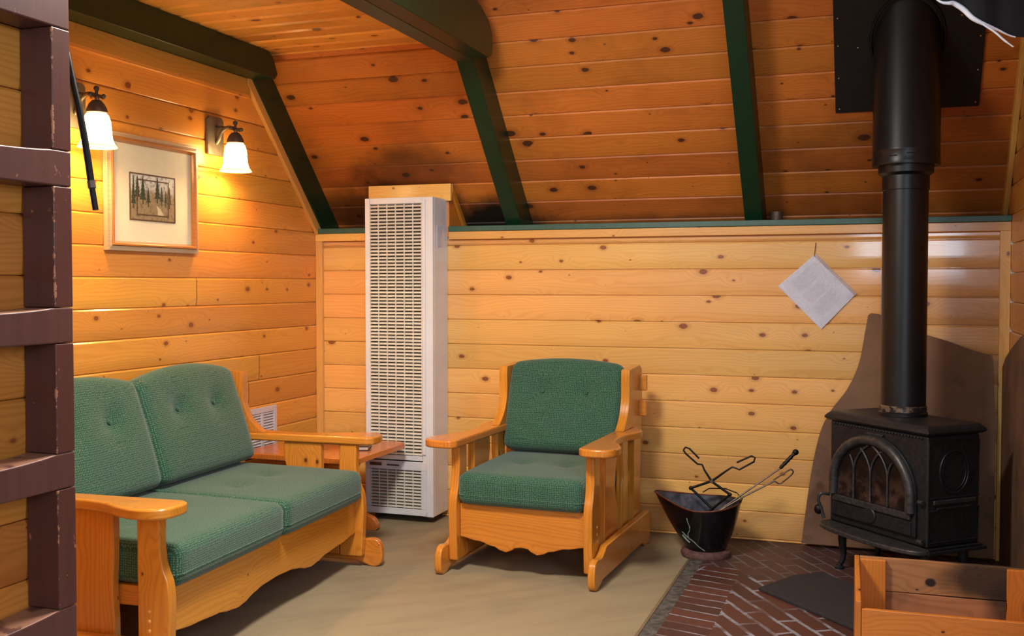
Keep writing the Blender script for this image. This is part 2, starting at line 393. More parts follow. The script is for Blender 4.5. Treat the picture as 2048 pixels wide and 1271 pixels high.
def spline(pts, n=8, closed=False):
    """Catmull-Rom through pts"""
    P = [Vector(p) for p in pts]; out = []; m = len(P)
    rng = range(m) if closed else range(m-1)
    for i in rng:
        p0 = P[(i-1) % m] if closed else P[max(i-1, 0)]; p1 = P[i]; p2 = P[(i+1) % m]; p3 = P[(i+2) % m] if closed else P[min(i+2, m-1)]
        for k in range(n):
            t = k/n
            out.append(.5*((2*p1)+(-p0+p2)*t+(2*p0-5*p1+4*p2-p3)*t*t+(-p0+3*p1-3*p2+p3)*t**3))
    if not closed: out.append(P[-1])
    return out
def sp2(pts, n=8, closed=False): return [(p.x, p.y) for p in spline([(a, b, 0) for a, b in pts], n, closed)]

def boards(name, mat, o, ud, vd, nd, urange, v0, v1, pitch, j0, bev=.008, dep=.006, gap=.0012, dome=.004):
    """tongue-and-groove cladding: strips along ud stacked along vd, facing nd; j0 = one joint position"""
    mb = MB(); o = Vector(o); ud = Vector(ud); vd = Vector(vd); nd = Vector(nd)
    k = math.floor((v0-j0)/pitch)
    while j0+k*pitch < v1-1e-6:
        a = max(v0, j0+k*pitch); b = min(v1, j0+(k+1)*pitch); k += 1
        if b-a < .004: continue
        q = (b-a)*.42; prof = [(a, -.016), (a+gap, -.016), (a+gap, -dep)]+[(a+.004+(q-.004)*e/5, -dome*(1-e/5)**2) for e in range(6)]+[(b-bev, 0), (b-gap, -dep), (b-gap, -.016), (b, -.016)]
        rows = []
        for (v, h) in prof:
            v = min(max(v, a), b)
            ur = urange(v); n = max(1, int((ur[1]-ur[0])/.5))
            rows.append([(mb.v(o+ud*(ur[0]+(ur[1]-ur[0])*i/n)+vd*v+nd*h), (ur[0]+(ur[1]-ur[0])*i/n, min(max(v, a+1e-4), b-1e-4))) for i in range(n+1)])
        nn = min(len(r) for r in rows)
        if any(len(r) != nn for r in rows):
            rows = []
            for (v, h) in prof:
                v = min(max(v, a), b); ur = urange(v)
                rows.append([(mb.v(o+ud*q+vd*v+nd*h), (q, min(max(v, a+1e-4), b-1e-4))) for q in ur])
        for r0, r1 in zip(rows, rows[1:]):
            for i in range(len(r0)-1):
                q = [r0[i], r0[i+1], r1[i+1], r1[i]]
                mb.face([x[0] for x in q], [x[1] for x in q])
    # solid backing
    bm = mb
    ob = build_keep(mb, name, mat, nd)
    return ob
def build_keep(mb, name, mat, nd):
    mb.bm.normal_update()
    for f in mb.bm.faces:
        if f.normal.dot(nd) < -.01: f.normal_flip()
    me = bpy.data.meshes.new(name); mb.bm.to_mesh(me); mb.bm.free(); me.materials.append(mat)
    return link(bpy.data.objects.new(name, me))

# ------------------------------------------------------------------ room shell
XL, XR, YB = -2.97, .548, 5.15
TS = math.tan(R(46.5)); CS, SS = cos(R(46.5)), sin(R(46.5))
def zc(y): return 1.54 + .21*1.054 + TS*(5.17-y)       # slope of the roof boards
def zr(y): return 1.54 + TS*(5.17-y)                    # underside of the rafters
ZF = 2.39
yk = 5.17-(ZF-1.54-.2213)/TS                            # where flat ceiling meets slope
# back knee wall
wb = struct(boards('wall_back', M['back'], (0, YB, 0), (1, 0, 0), (0, 0, 1), (0, -1, 0), lambda v: (XL, XR), 0, 1.49, .131, .014), 'low pine wall of horizontal boards')
# left gable wall: clipped by the slope
def ul(v):
    y1 = YB if v < 1.5 else min(YB+.22, 5.17+.21-(v-1.54)/TS)
    return (1.3, y1)
struct(boards('wall_left', M['left'], (XL, 0, 0), (0, 1, 0), (0, 0, 1), (1, 0, 0), ul, 0, 2.6, .129, .117), 'pine gable wall of horizontal boards')
def ur_(v):
    y1 = YB if v < 1.5 else min(YB+.22, 5.17+.21-(v-1.54)/TS)
    return (2.3, y1)
struct(boards('wall_right', M['right'], (XR, 0, 0), (0, 1, 0), (0, 0, 1), (-1, 0, 0), ur_, 0, 3.3, .13, .0), 'pine wall beside the stove')
# slope (roof) boards: v measured up the slope from its foot
foot = Vector((0, 5.38, zc(5.38)))
up = Vector((0, -CS, SS))
nd = Vector((0, -SS, -CS))
LS = 2.6
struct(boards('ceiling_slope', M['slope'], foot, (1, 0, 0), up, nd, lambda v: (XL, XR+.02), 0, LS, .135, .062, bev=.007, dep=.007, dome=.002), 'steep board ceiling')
# flat loft ceiling to the left of the second beam
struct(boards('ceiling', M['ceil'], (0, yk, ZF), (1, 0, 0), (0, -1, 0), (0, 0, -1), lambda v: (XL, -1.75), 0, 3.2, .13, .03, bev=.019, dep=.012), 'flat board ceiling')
b = MB().box((-2.99, 1.3, ZF+.02), (-1.76, 4.15, ZF+.12)); struct(build(b, 'ceiling_loft_deck', M['slope']))
# floor
fl = MB().box((-3.2, -1.5, -.06), (-.80, 5.3, 0)); struct(build(fl, 'floor', M['carpet']), 'beige carpet floor')
fl = MB().box((-.80, -1.5, -.06), (-.74, 5.3, .003)); struct(build(fl, 'floor_hearth_edge', M['grout']), 'worn dark stone edging of the hearth')
fl = MB().box((-.808, 1.5, 0), (-.797, 4.69, .006)); struct(build(fl, 'trim_1', M['brassstrip'], bevel=.001), 'thin strip between carpet and hearth')
fl = MB().box((-.74, -1.5, -.06), (-.56, 4.60, .004)); struct(build(fl, 'floor_hearth_border', M['brick_edge']), 'red brick border')
fl = MB().box((-.56, -1.5, -.06), (.8, 4.48, .005)); struct(build(fl, 'floor_hearth', M['brick']), 'red brick hearth floor')
fl = MB().prism([(-.74, 4.60), (-.56, 4.60), (-.56, 4.48), (.8, 4.48), (.8, 5.3), (-.74, 5.3)], 2, -.06, .0035); struct(build(fl, 'floor_hearth_back', M['brick_back']), 'darker brick under the stove')
# partition behind the bunk ladder
struct(boards('wall_partition', M['part'], (-1.71, 0, 0), (0, 1, 0), (0, 0, 1), (1, 0, 0), lambda v: (.9, 1.80), 0, 2.4, .13, .098), 'pine partition behind the ladder')
b = MB().box((-3.0, 1.70, 0), (-1.73, 1.80, 2.385)); struct(build(b, 'wall_partition_end', M['trim']))
b = MB().box((-1.745, .9, 0), (-1.727, 1.70, 2.385)); struct(build(b, 'wall_partition_core', M['trim']))
# trims
def trimbox(i, a, c, grain, label, mat='trim', bev=.003):
    return struct(build(MB().box(a, c), 'trim_%d' % i, M[mat], grain=grain, bevel=bev), label)
trimbox(2, (XL+.0, 5.128, 0), (-2.93, YB, 1.49), (0, 0, 1), 'pine corner trim, left')
trimbox(3, (.503, 5.128, 0), (XR, YB, 1.49), (0, 0, 1), 'pine corner trim, right')
trimbox(4, (XL, 5.126, 1.486), (-2.60, YB+.01, 1.528), (1, 0, 0), 'pine rail under the shelf, left of the heater')
trimbox(5, (-2.165, 5.126, 1.486), (XR, YB+.01, 1.528), (1, 0, 0), 'pine rail under the shelf')
trimbox(6, (XL, 5.118, 1.528), (-2.60, 5.375, 1.556), (1, 0, 0), 'green shelf board, left of the heater', 'capgreen')
trimbox(7, (-2.165, 5.118, 1.528), (XR+.0, 5.375, 1.556), (1, 0, 0), 'green shelf board on the low wall', 'capgreen')
# gable trim strip below the first rafter and along the beam
def slope_strip(i, x0, x1, d0, d1, y0, y1, label, mat):
    mb = MB().prism([(y0, zr(y0)+d0), (y1, zr(y1)+d0), (y1, zr(y1)+d1), (y0, zr(y0)+d1)], 0, x0, x1)
    return struct(build(mb, 'trim_%d' % i, M[mat], grain=(0, -CS, SS), bevel=.002), label)
slope_strip(8, XL, XL+.022, -.065, .0, 4.45, 5.17, 'pine strip under the first rafter', 'trim')
trimbox(9, (XL, 1.8, 2.165), (XL+.02, 4.47, 2.262), (0, 1, 0), 'pine strip under the wall beam', 'left')
slope_strip(10, XR-.022, XR, .135, .235, 3.4, 5.35, 'pine strip along the slope, right', 'trim')

# rafters and beams (green)
def rafter(x0, x1, ytop, label):
    mb = MB().prism([(5.36, 1.556), (5.155, 1.556), (ytop, zr(ytop)), (ytop, zc(ytop)), (5.365, zc(5.365))], 0, x0, x1)
    o = build(mb, 'rafter', M['green'], grain=(0, -CS, SS), bevel=.004)
    return tag(o, label, 'rafter', 'green rafters on the slope')
rafter(XL+.003, -2.94, 4.45, 'green painted rafter against the left gable wall')
rafter(-1.85, -1.765, 4.43, 'green painted rafter right of the tall heater')
rafter(-.622, -.537, 3.4, 'green painted rafter above the hanging paper, near the stovepipe')
mb = MB().prism([(1.8, 2.262), (4.515, 2.262), (4.54, 2.29), (4.50, 2.365), (4.455, ZF), (1.8, ZF)], 0, XL+.003, -2.835)
tag(build(mb, 'ceiling_beam', M['green'], grain=(0, 1, 0), bevel=.004), 'dark green beam along the top of the left wall', 'beam', 'green ceiling beams')
t = thing('ceiling_beam', 'doubled dark green beam ending in a rounded nose at the middle rafter', 'beam', (0, 0, 0), 0, 'green ceiling beams')
build(MB().box((-1.835, 1.8, 2.262), (-1.748, 4.425, ZF)), 'beam_plank', M['green'], t, (0, 1, 0), bevel=.004)
mb = MB().prism([(1.8, 2.262), (4.40, 2.262), (4.435, 2.275), (4.447, 2.32), (4.44, 2.375), (4.40, 2.425), (4.33, 2.455), (4.25, 2.48), (4.21, 2.60), (1.8, 2.60)], 0, -1.746, -1.66)
build(mb, 'nose_plank', M['green'], t, (0, 1, 0), bevel=.004)

# boxed duct over the heater
t = thing('duct_box', 'pine boxing on the shelf above the tall wall heater', 'box')
mb = MB().prism([(5.142, 1.50), (5.142, 1.770), (5.150, 1.770), (5.345, 1.558), (5.345, 1.50)], 0, -2.598, -2.168); build(mb, 'side_panel', M['crate'], t, (1, 0, 0), bevel=.002)
build(MB().box((-2.635, 5.118, 1.690), (-2.150, 5.14, 1.782)), 'front_board', M['trim'], t, (1, 0, 0), bevel=.003)
mb = MB().prism([(5.142, 1.783), (5.36, 1.558), (5.315, 1.558), (5.142, 1.735)], 0, -2.166, -2.148); build(mb, 'raking_trim', M['furn'], t, (0, -CS, SS), bevel=.002)

# ------------------------------------------------------------------ wall heater
t = thing('wall_heater', 'tall cream wall heater with a full height louvred grille', 'heater', (-2.375, 5.05, 0))
hx, yf = .195, -.10
mb = MB().box((-hx, yf+.02, .035), (hx, .10, 1.70)); build(mb, 'cabinet', M['white'], t, (0, 0, 1), bevel=.004)
mb = MB()
for a, c in (((-hx, yf, .035), (-hx+.028, yf+.0195, 1.70)), ((hx-.06, yf, .035), (hx, yf+.0195, 1.70)), ((-hx+.029, yf, 1.668), (hx-.061, yf+.0195, 1.70)), ((-hx+.029, yf, .326), (hx-.061, yf+.0195, .352))): mb.box(a, c)
build(mb, 'front_frame', M['white'], t, (0, 0, 1), bevel=.003)
def grille(name, x0, x1, z0, z1, n, cols, mat):
    mb = MB(); dz = (z1-z0)/n
    for i in range(n):
        z = z0+dz*i
        mb.prism([(yf+.004, z+dz*.02), (yf-.003, z+dz*.16), (yf-.001, z+dz*.50), (yf+.014, z+dz*.72), (yf+.015, z+dz*.60)], 0, x0, x1)
    for c in range(cols+1):
        x = x0+(x1-x0)*c/cols; mb.box((x-.0022, yf-.004, z0), (x+.0022, yf+.004, z1))
    return build(mb, name, mat, t, (1, 0, 0))
grille('upper_grille', -hx+.030, hx-.062, .354, 1.667, 73, 6, M['white2'])
mb = MB().box((hx-.058, yf-.008, .36), (hx-.040, yf-.001, 1.685)); build(mb, 'frame_lip', M['white'], t, (0, 0, 1), bevel=.003)
build(MB().box((-hx+.030, yf+.0165, .06), (hx-.062, yf+.0195, 1.665)), 'dark_backing', M['dark'], t)
g = grille('lower_grille', -hx+.03, hx-.066, .075, .275, 12, 6, M['white2'])
mb = MB().box((-hx+.002, yf-.010, .276), (hx-.035, yf-.0045, .322)); 
mb.box((-hx+.002, yf-.010, .040), (hx-.035, yf-.0045, .074)); mb.box((-hx+.002, yf-.010, .0741), (-hx+.028, yf-.0045, .2759)); mb.box((hx-.064, yf-.010, .0741), (hx-.035, yf-.0045, .2759))
pn = build(mb, 'access_panel', M['white'], t, bevel=.003)
build(MB().box((-hx+.03, yf-.013, .294), (-hx+.098, yf-.0102, .310)), 'badge', M['sticker_d'], pn)
build(MB().box((-hx+.13, yf-.014, .296), (-hx+.20, yf-.0102, .304)), 'finger_pull', M['sticker_d'], pn)
build(MB().box((hx+.0002, -.045, 1.44), (hx+.0015, .02, 1.555)), 'rating_sticker', M['sticker'], t)['label'] = 'pale blue sticker on the heater side'
for xa in (-hx+.03, hx-.05): build(MB().box((xa, -.05, 0), (xa+.02, .09, .0345)), 'foot', M['dark'], t)

# ------------------------------------------------------------------ cushions and chairs
def cushion(w, d, h, r=.03, n=22, puff=.25, arch=0., buttons=(), sag=0., bd=.02, bw=.045):
    """rounded box cushion centred on the origin: w x d x h (h is the thin axis, local z)"""
    mb = MB(); bm = mb.bm; vm = {}
    nx, ny, nz = n, n, 8
    def pt(i, j, k):
        key = (i, j, k)
        if key in vm: return vm[key]
        f = lambda a, m: -cos(pi*a/m)*.35+(2*a/m-1)*.65
        x, y, z = f(i, nx), f(j, ny), f(k, nz)
        P = Vector((x*w/2, y*d/2, z*h/2))
        Q = Vector((max(-w/2+r, min(w/2-r, P.x)), max(-d/2+r, min(d/2-r, P.y)), max(-h/2+r, min(h/2-r, P.z))))
        D = P-Q
        if D.length > 1e-9: P = Q+D.normalized()*min(D.length, r) if D.length > r else P
        if D.length > 1e-9:
            # spherical rounding of the shell
            P = Q+D.normalized()*r
        e = (1-x*x)*(1-y*y)
        P.z *= 1+puff*max(0, e)**.6
        P.x *= 1+.015*(1-y*y); P.y += arch*(1-x*x)*max(0, (y+1)/2)**1.5
        if z > .2:
            for (bx, by) in buttons:
                q = ((P.x-bx)**2+(P.y-by)**2)
                P.z -= bd*math.exp(-q/(bw*bw))+bd*.6*math.exp(-q/(bw*bw*5))
            P.z -= sag*max(0, e)
        vm[key] = mb.v(P); return vm[key]
    for i in range(nx):
        for j in range(ny):
            mb.face([pt(i, j, 0), pt(i, j+1, 0), pt(i+1, j+1, 0), pt(i+1, j, 0)]); mb.face([pt(i, j, nz), pt(i+1, j, nz), pt(i+1, j+1, nz), pt(i, j+1, nz)])
    for i in range(nx):
        for k in range(nz):
            mb.face([pt(i, 0, k), pt(i+1, 0, k), pt(i+1, 0, k+1), pt(i, 0, k+1)]); mb.face([pt(i, ny, k), pt(i, ny, k+1), pt(i+1, ny, k+1), pt(i+1, ny, k)])
    for j in range(ny):
        for k in range(nz):
            mb.face([pt(0, j, k), pt(0, j, k+1), pt(0, j+1, k+1), pt(0, j+1, k)]); mb.face([pt(nx, j, k), pt(nx, j+1, k), pt(nx, j+1, k+1), pt(nx, j, k+1)])
    return mb

def make_seat(name, label, cat, loc, rz, a, nc, z_arm=.58):
    t = thing(name, label, cat, loc, rz); F = M['furn']; T = .04
    for s in (-1, 1):
        xs = sorted((s*a, s*(a+T)))
        # front post with its bulging front edge
        post = [(-.292, .05), (-.292, z_arm-.036)] + [(-.375, z_arm-.036)] + sp2([(-.375, .50), (-.374, .44), (-.386, .37), (-.402, .33), (-.408, .28), (-.408, .22), (-.402, .10), (-.398, .05)], 4)
        pst = build(MB().prism(post, 0, *xs), 'front_post', F, t, (0, 0, 1), bevel=.007)
        for q in (0, 1, 2):
            x = s*(a+T)
            build(MB().ball((x, -.335, .235-.03*q), .006, sx=.4), 'plug', M['trim'], pst, smooth=60)
        # wide slat
        slat = sp2([(-.205, .11), (-.205, .2), (-.20, .3), (-.205, .4), (-.205, z_arm-.036)], 3) + sp2([(-.02, z_arm-.036), (-.02, .48), (-.035, .42), (-.045, .36), (-.03, .30), (-.005, .25), (.0, .18), (.0, .11)][0:8], 4)
        build(MB().prism(slat, 0, s*(a+.002), s*(a+.036)) if s > 0 else MB().prism(slat, 0, -(a+.036), -(a+.002)), 'side_slat', F, t, (0, 0, 1), bevel=.006)
        slat2 = [(.07, .11), (.07, .3), (.085, .38), (.07, .46), (.07, z_arm-.036), (.17, z_arm-.036), (.17, .11)]
        if nc == 1: build(MB().prism(sp2(slat2[:5], 4)+slat2[5:], 0, *sorted((s*(a+.002), s*(a+.036)))), 'side_slat', F, t, (0, 0, 1), bevel=.006)
        # back post rising into the wing
        wing = [(.27, .11), (.27, z_arm-.036), (.27, z_arm+.001)] + sp2([(.075, z_arm+.001), (.10, z_arm+.014), (.148, z_arm+.06), (.176, z_arm+.12), (.182, z_arm+.18), (.180, z_arm+.24), (.185, z_arm+.272)], 5) + [(.375, z_arm+.282), (.41, z_arm+.26), (.42, z_arm+.1), (.40, z_arm-.036), (.37, .11)]
        build(MB().prism(wing, 0, *sorted((s*(a-.002), s*(a+T-.002)))), 'back_post', F, t, (0, 0, 1), bevel=.006)
        # arm with paddle front
        o_ = [(-.455, .02), (-.462, .07), (-.452, .125), (-.415, .155), (-.35, .158), (-.28, .135), (-.20, .095), (-.10, .078), (0, .082), (.08, .105), (.15, .118), (.21, .10), (.25, .06)]
        arm = [(s*(a-.012+x), y) for (y, x) in [(p[0], p[1]) for p in sp2(o_, 4)]] + [(s*(a+.03), .268), (s*(a-.012), .268), (s*(a-.012), -.43)]
        build(MB().prism(arm, 2, z_arm-.035, z_arm), 'armrest', F, t, (0, 1, 0), bevel=.009, segs=3)
        # sled foot outside the posts
        sl = sp2([(-.30, .155), (-.37, .120), (-.43, .125), (-.465, .110), (-.478, .07), (-.474, .02), (-.45, .0), (-.42, .0)], 4) + [(-.36, .022), (.30, .022), (.34, 0), (.43, 0), (.445, .03), (.445, .12), (.43, .155)]
        sx = sorted((s*(a+T+.001), s*(a+T+.034)))
        build(MB().prism(sl, 0, *sx), 'sled_foot', F, t, (0, 1, 0), bevel=.007)
        # inner seat rail and block under the slats
        build(MB().box((sorted((s*(a-.001), s*(a-.03)))[0], -.33, .235), (sorted((s*(a-.001), s*(a-.03)))[1], .38, .30)), 'seat_rail', F, t, (0, 1, 0), bevel=.004)
        build(MB().box((sx[0]-(.036 if s > 0 else 0), -.29, .06), (sx[1]+(.036 if s < 0 else 0)-(.0 if s < 0 else .04), .40, .109)) if False else MB().box((min(s*(a+.001), s*(a+T-.001)), -.29, .055), (max(s*(a+.001), s*(a+T-.001)), .40, .109)), 'foot_rail', F, t, (0, 1, 0), bevel=.004)
    # scalloped apron
    def dep(q):
        q = abs(q)
        pts = [(0, .175), (.10, .178), (.17, .192), (.25, .20), (.33, .195), (.45, .180), (.7, .163), (1, .150)] if nc == 1 else [(0, .150), (.15, .154), (.25, .165), (.33, .180), (.40, .186), (.48, .180), (.58, .168), (.78, .160), (1, .145)]
        for (x0, d0), (x1, d1) in zip(pts, pts[1:]):
            if q <= x1:
                u = (q-x0)/(x1-x0); u = u*u*(3-2*u); return d0+(d1-d0)*u
        return pts[-1][1]
    N = 56; ap = [(a-.001, .30), (-a+.001, .30)] + [(-a+.001+(2*a-.002)*i/N, .30-dep(-1+2*i/N)) for i in range(N+1)]
    build(MB().prism(ap, 1, -.372, -.342), 'apron', F, t, (1, 0, 0), bevel=.005)
    for zz, yy in ((.74, .385), (.62, .375), (.20, .34)):
        build(MB().box((-a-.07 if zz > .3 else -a+.001, yy-.012, zz), (a+.07 if zz > .3 else a-.001, yy+.014, zz+.075 if zz > .3 else zz+.09)), 'back_rail', F, t, (1, 0, 0), bevel=.004)
    build(MB().box((-a+.031, -.341, .27), (a-.031, .326, .287)), 'seat_board', F, t, (1, 0, 0))
    # cushions
    w = 2*a/nc
    for k in range(nc):
        cx = -a+w*(k+.5)
        mb = cushion(w-.006, .64, .136, r=.034, puff=.12, buttons=[(-w*.18, .02), (w*.18, .02)], bd=.016, bw=.035, sag=.004)
        c = build(mb, 'seat_cushion', M['fabric'], t, (1, 0, 0), smooth=75, loc=(cx, -.092, .373)); c.rotation_euler = (R(1.2), 0, 0)
        hw, hd = w/2-.004, .318; pr = []
        for sx_, sy_ in ((-1, -1), (1, -1), (1, 1), (-1, 1)):
            for q in range(5):
                an = math.atan2(sy_, sx_)-pi/4+q*pi/8
                pr.append((sx_*(hw-.03)+.031*cos(an), sy_*(hd-.03)+.031*sin(an), -.025))
        pr.append(pr[0]); build(MB().tube(pr, .0028, 5), 'piping', M['fabric'], c, smooth=60)
        bs = [(-w*.19, .07), (w*.19, .07)]
        mb = cushion(w-.008, .425, .115, r=.036, puff=.20, arch=.045 if nc == 2 else .026, buttons=bs, bd=.020, bw=.034)
        c = build(mb, 'back_cushion', M['fabric'], t, (1, 0, 0), smooth=75, loc=(cx, .222, .658)); c.rotation_euler = (R(90-18), 0, 0)
        for bx, by in bs:
            build(MB().ball((bx, by, .0475), .0100, sz=.55, n=8), 'button', M['fabric'], c, smooth=80)
    return t
make_seat('armchair', 'single honey pine armchair with green cushions facing out from the back wall', 'chair', (-1.418, 4.545, 0), R(-2), .286, 1)
make_seat('loveseat', 'two seat honey pine sofa with green cushions against the left wall', 'sofa', (-2.50, 3.36, 0), R(93.2), .695, 2)

# ------------------------------------------------------------------ end table with things on it
t = thing('end_table', 'orange pine end table in the corner between sofa and heater', 'table', (-2.60, 4.60, 0))
mb = MB().prism([(-.32, -.29), (.27, -.29), (.305, -.25), (.305, .25), (.27, .29), (-.32, .29)], 2, .405, .435); build(mb, 'tabletop', M['table'], t, (0, 1, 0), bevel=.006)
for yy in (-.14, .14):
    leg = sp2([(-.12, .40), (-.10, .33), (-.06, .25), (-.08, .17), (-.13, .09), (-.19, .06), (-.21, .02), (-.20, 0)], 4)
    leg = leg + [(-x, z) for x, z in leg[::-1]]
    build(MB().prism(leg, 1, yy-.018, yy+.018), 'leg', M['table'], t, (0, 0, 1), bevel=.005)
build(MB().box((-.02, -.119, .16), (.02, .119, .22)), 'stretcher', M['table'], t, (0, 1, 0), bevel=.004)
build(MB().box((-.20, -.25, .37), (.20, .25, .404)), 'top_cleat', M['table'], t, (0, 1, 0), bevel=.004)
t = thing('closed_book', 'dark book lying on the end table by the heater', 'book', (-2.42, 4.60, .436), R(20))
build(MB().box((-.05, -.07, 0), (.05, .07, .004)), 'cover', M['book'], t); build(MB().box((-.05, -.07, .0184), (.05, .07, .0225)), 'cover', M['book'], t)
build(MB().box((-.047, -.067, .0042), (.047, .067, .0182)), 'page_block', M['pages'], t)
t = thing('open_tray', 'low dark open tray on the end table seen under the sofa arm', 'tray', (-2.60, 4.74, .436), 0)
mb = MB().box((-.09, -.06, 0), (.09, .06, .008)); mb.box((-.09, -.06, .0081), (-.082, .06, .04)); mb.box((.082, -.06, .0081), (.09, .06, .04)); mb.box((-.0819, -.06, .0081), (.0819, -.052, .04)); mb.box((-.0819, .052, .0081), (.0819, .06, .04))
build(mb, 'tray_body', M['dark'], t, bevel=.001)

# ------------------------------------------------------------------ wall vent
t = thing('wall_vent', 'white louvred air vent on the left wall behind the sofa arm', 'vent', (XL, 4.57, .50), 0)
mb = MB(); y0, y1, z0, z1 = -.15, .135, -.118, .122
for a, c in (((0.001, y0, z0), (.012, y0+.028, z1)), ((.001, y1-.028, z0), (.012, y1, z1)), ((.001, y0+.0281, z1-.028), (.012, y1-.0281, z1)), ((.001, y0+.0281, z0), (.012, y1-.0281, z0+.028)), ((.001, -.01, z0+.0281), (.012, .01, z1-.0281))): mb.box(a, c)
build(mb, 'vent_frame', M['vent'], t, bevel=.002)
mb = MB()
for i in range(13):
    z = z0+.032+i*.0141
    for a, c in ((y0+.0281, -.0101), (.0101, y1-.0281)): mb.prism([(.002, z+.009), (.010, z), (.011, z+.002), (.003, z+.011)], 1, a, c)
build(mb, 'louvre', M['vent'], t)
build(MB().box((.0005, y0+.02, z0+.02), (.0015, y1-.02, z1-.02)), 'backing', M['dark'], t)

# ------------------------------------------------------------------ picture
t = thing('framed_picture', 'framed forest print with wide cream mat between the two wall lamps', 'picture', (XL, 3.740, 1.630), 0)
hw, hh = .298, .243
def frame(name, w0, h0, w1, h1, x0, x1, xi, mat, par=t, bev=.002):
    mb = MB()
    ring = [(-w0, -h0), (w0, -h0), (w0, h0), (-w0, h0)]; inn = [(-w1, -h1), (w1, -h1), (w1, h1), (-w1, h1)]
    A = [mb.v((x0, *p)) for p in ring]; B = [mb.v((x1, *p)) for p in ring]
    Mi = [mb.v((x1, (p[0]*.55+q[0]*.45), (p[1]*.55+q[1]*.45))) for p, q in zip(ring, inn)]
    C = [mb.v((xi, *p)) for p in inn]; D = [mb.v((x0, *p)) for p in inn]
    for i in range(4):
        j = (i+1) % 4
        for P, Q in ((A, B), (B, Mi), (Mi, C), (C, D), (D, A)): mb.face([P[i], P[j], Q[j], Q[i]])
    return build(mb, name, mat, par, (0, 1, 0), bevel=bev)
frame('frame', hw-.021, hh-.021, hw-.040, hh-.040, .012, .034, .016, M['frame'])
frame('outer_moulding', hw, hh, hw-.020, hh-.020, .001, .024, .030, M['silverwood'])
build(MB().box((.002, -hw+.033, -hh+.031), (.0118, hw-.033, hh-.031)), 'mat', M['matboard'], t)
aw, ah, ac = .150, .100, (-.004, -.012)
def flat(name, y0, z0, y1, z1, x0, x1, mat, par=t): return build(MB().box((x0, y0, z0), (x1, y1, z1)), name, mat, par)
art = flat('print', ac[0]-aw, ac[1]-ah, ac[0]+aw, ac[1]+ah, .0122, .0130, M['print'])
mb = MB()
for (w, h, k) in ((aw, ah, .006), (aw*.70, ah*.76, .005)):
    mb.box((.0131, ac[0]-w, ac[1]-h), (.0145, ac[0]+w, ac[1]-h+k)); mb.box((.0131, ac[0]-w, ac[1]+h-k), (.0145, ac[0]+w, ac[1]+h))
    mb.box((.0131, ac[0]-w, ac[1]-h+k), (.0145, ac[0]-w+k, ac[1]+h-k)); mb.box((.0131, ac[0]+w-k, ac[1]-h+k), (.0145, ac[0]+w, ac[1]+h-k))
build(mb, 'inner_border', M['inner'], art)
for (ty, tz, th, tw) in ((-.10, .0, .085, .04), (-.065, -.01, .09, .045), (-.125, -.03, .11, .03), (.03, .0, .085, .042), (.058, -.01, .06, .028), (.11, -.02, .07, .03), (-.03, -.02, .06, .03), (.085, -.015, .05, .022)):
    mb = MB(); z0_ = ac[1]+tz; n_ = 5; L_ = []; Rr = []
    for q in range(n_):
        z = z0_+th*q/n_; w = tw*(1-q/(n_+.6))*.5
        L_ += [(ac[0]+ty-w, z), (ac[0]+ty-w*.45, z+th/n_)]; Rr += [(ac[0]+ty+w, z), (ac[0]+ty+w*.45, z+th/n_)]
    mb.prism([(ac[0]+ty-.003, z0_-.02), (ac[0]+ty-.003, z0_)]+L_+[(ac[0]+ty, z0_+th*1.08)]+Rr[::-1]+[(ac[0]+ty+.003, z0_), (ac[0]+ty+.003, z0_-.02)], 0, .01305, .0137)
    build(mb, 'painted_fir', M['foliage'], art)
mb = MB().prism([(ac[0]+.03, ac[1]-.075), (ac[0]+.075, ac[1]-.075), (ac[0]+.05, ac[1]-.045), (ac[0]+.02, ac[1]-.028), (ac[0]+.03, ac[1]-.05)], 0, .0131, .0136); build(mb, 'painted_path', M['pale'], art)

# ------------------------------------------------------------------ wall lamps
def sconce(y, label):
    t = thing('wall_lamp', label, 'lamp', (XL, y, 1.84), 0, 'bell shaded wall lamps')
    mb = MB().prism([(-.058, .015), (.058, .015), (.062, .02), (.062, .18), (.045, .195), (-.045, .195), (-.062, .18), (-.062, .02)], 0, .001, .016); build(mb, 'back_plate', M['bronze_l'], t, bevel=.004)
    sx = .122
    arm = spline([(.016, 0, .07), (.03, 0, .085), (.05, 0, .125), (.085, 0, .142), (sx, 0, .128), (sx, 0, .10)], 6)
    build(MB().tube(arm, .009, 10), 'arm', M['bronze_l'], t, smooth=60)
    mb = MB().tube([(.016, 0, .150), (sx+.03, 0, .128)], .006, 8); mb.ball((sx+.033, 0, .128), .009); mb.tube([(sx, -.034, .132), (sx, .034, .132)], .006, 8); mb.ball((sx, -.035, .132), .009); mb.ball((sx, .035, .132), .009)
    mb.tube([(sx, 0, .10), (sx, 0, .155)], .006, 8); mb.ball((sx, 0, .160), .011)
    build(mb, 'finial', M['bronze'], t, smooth=60)
    build(MB().lathe([(.002, .118), (.018, .114), (.030, .100), (.038, .082), (.040, .068), (.034, .066)], (sx, 0, 0), 28), 'shade_cap', M['bronze'], t, smooth=50)
    pr = [(a*.93, b) for a, b in [(.036, .066), (.046, .058), (.054, .035), (.057, 0), (.060, -.03), (.068, -.050), (.079, -.062), (.079, -.065), (.066, -.053), (.057, -.03), (.054, 0), (.051, .033), (.044, .053), (.034, .062)]]
    build(MB().lathe(pr, (sx, 0, 0), 36), 'glass_shade', M['shade'], t, smooth=60)
    l = bpy.data.lights.new('bulb', 'POINT'); l.energy = 5; l.color = (1, .62, .28); l.shadow_soft_size = .035
    lo = bpy.data.objects.new('bulb', l); link(lo, t); lo.location = (sx, 0, -.02)
sconce(3.275, 'lit bell glass wall lamp left of the picture, behind the black rod')
sconce(4.19, 'lit bell glass wall lamp right of the picture')

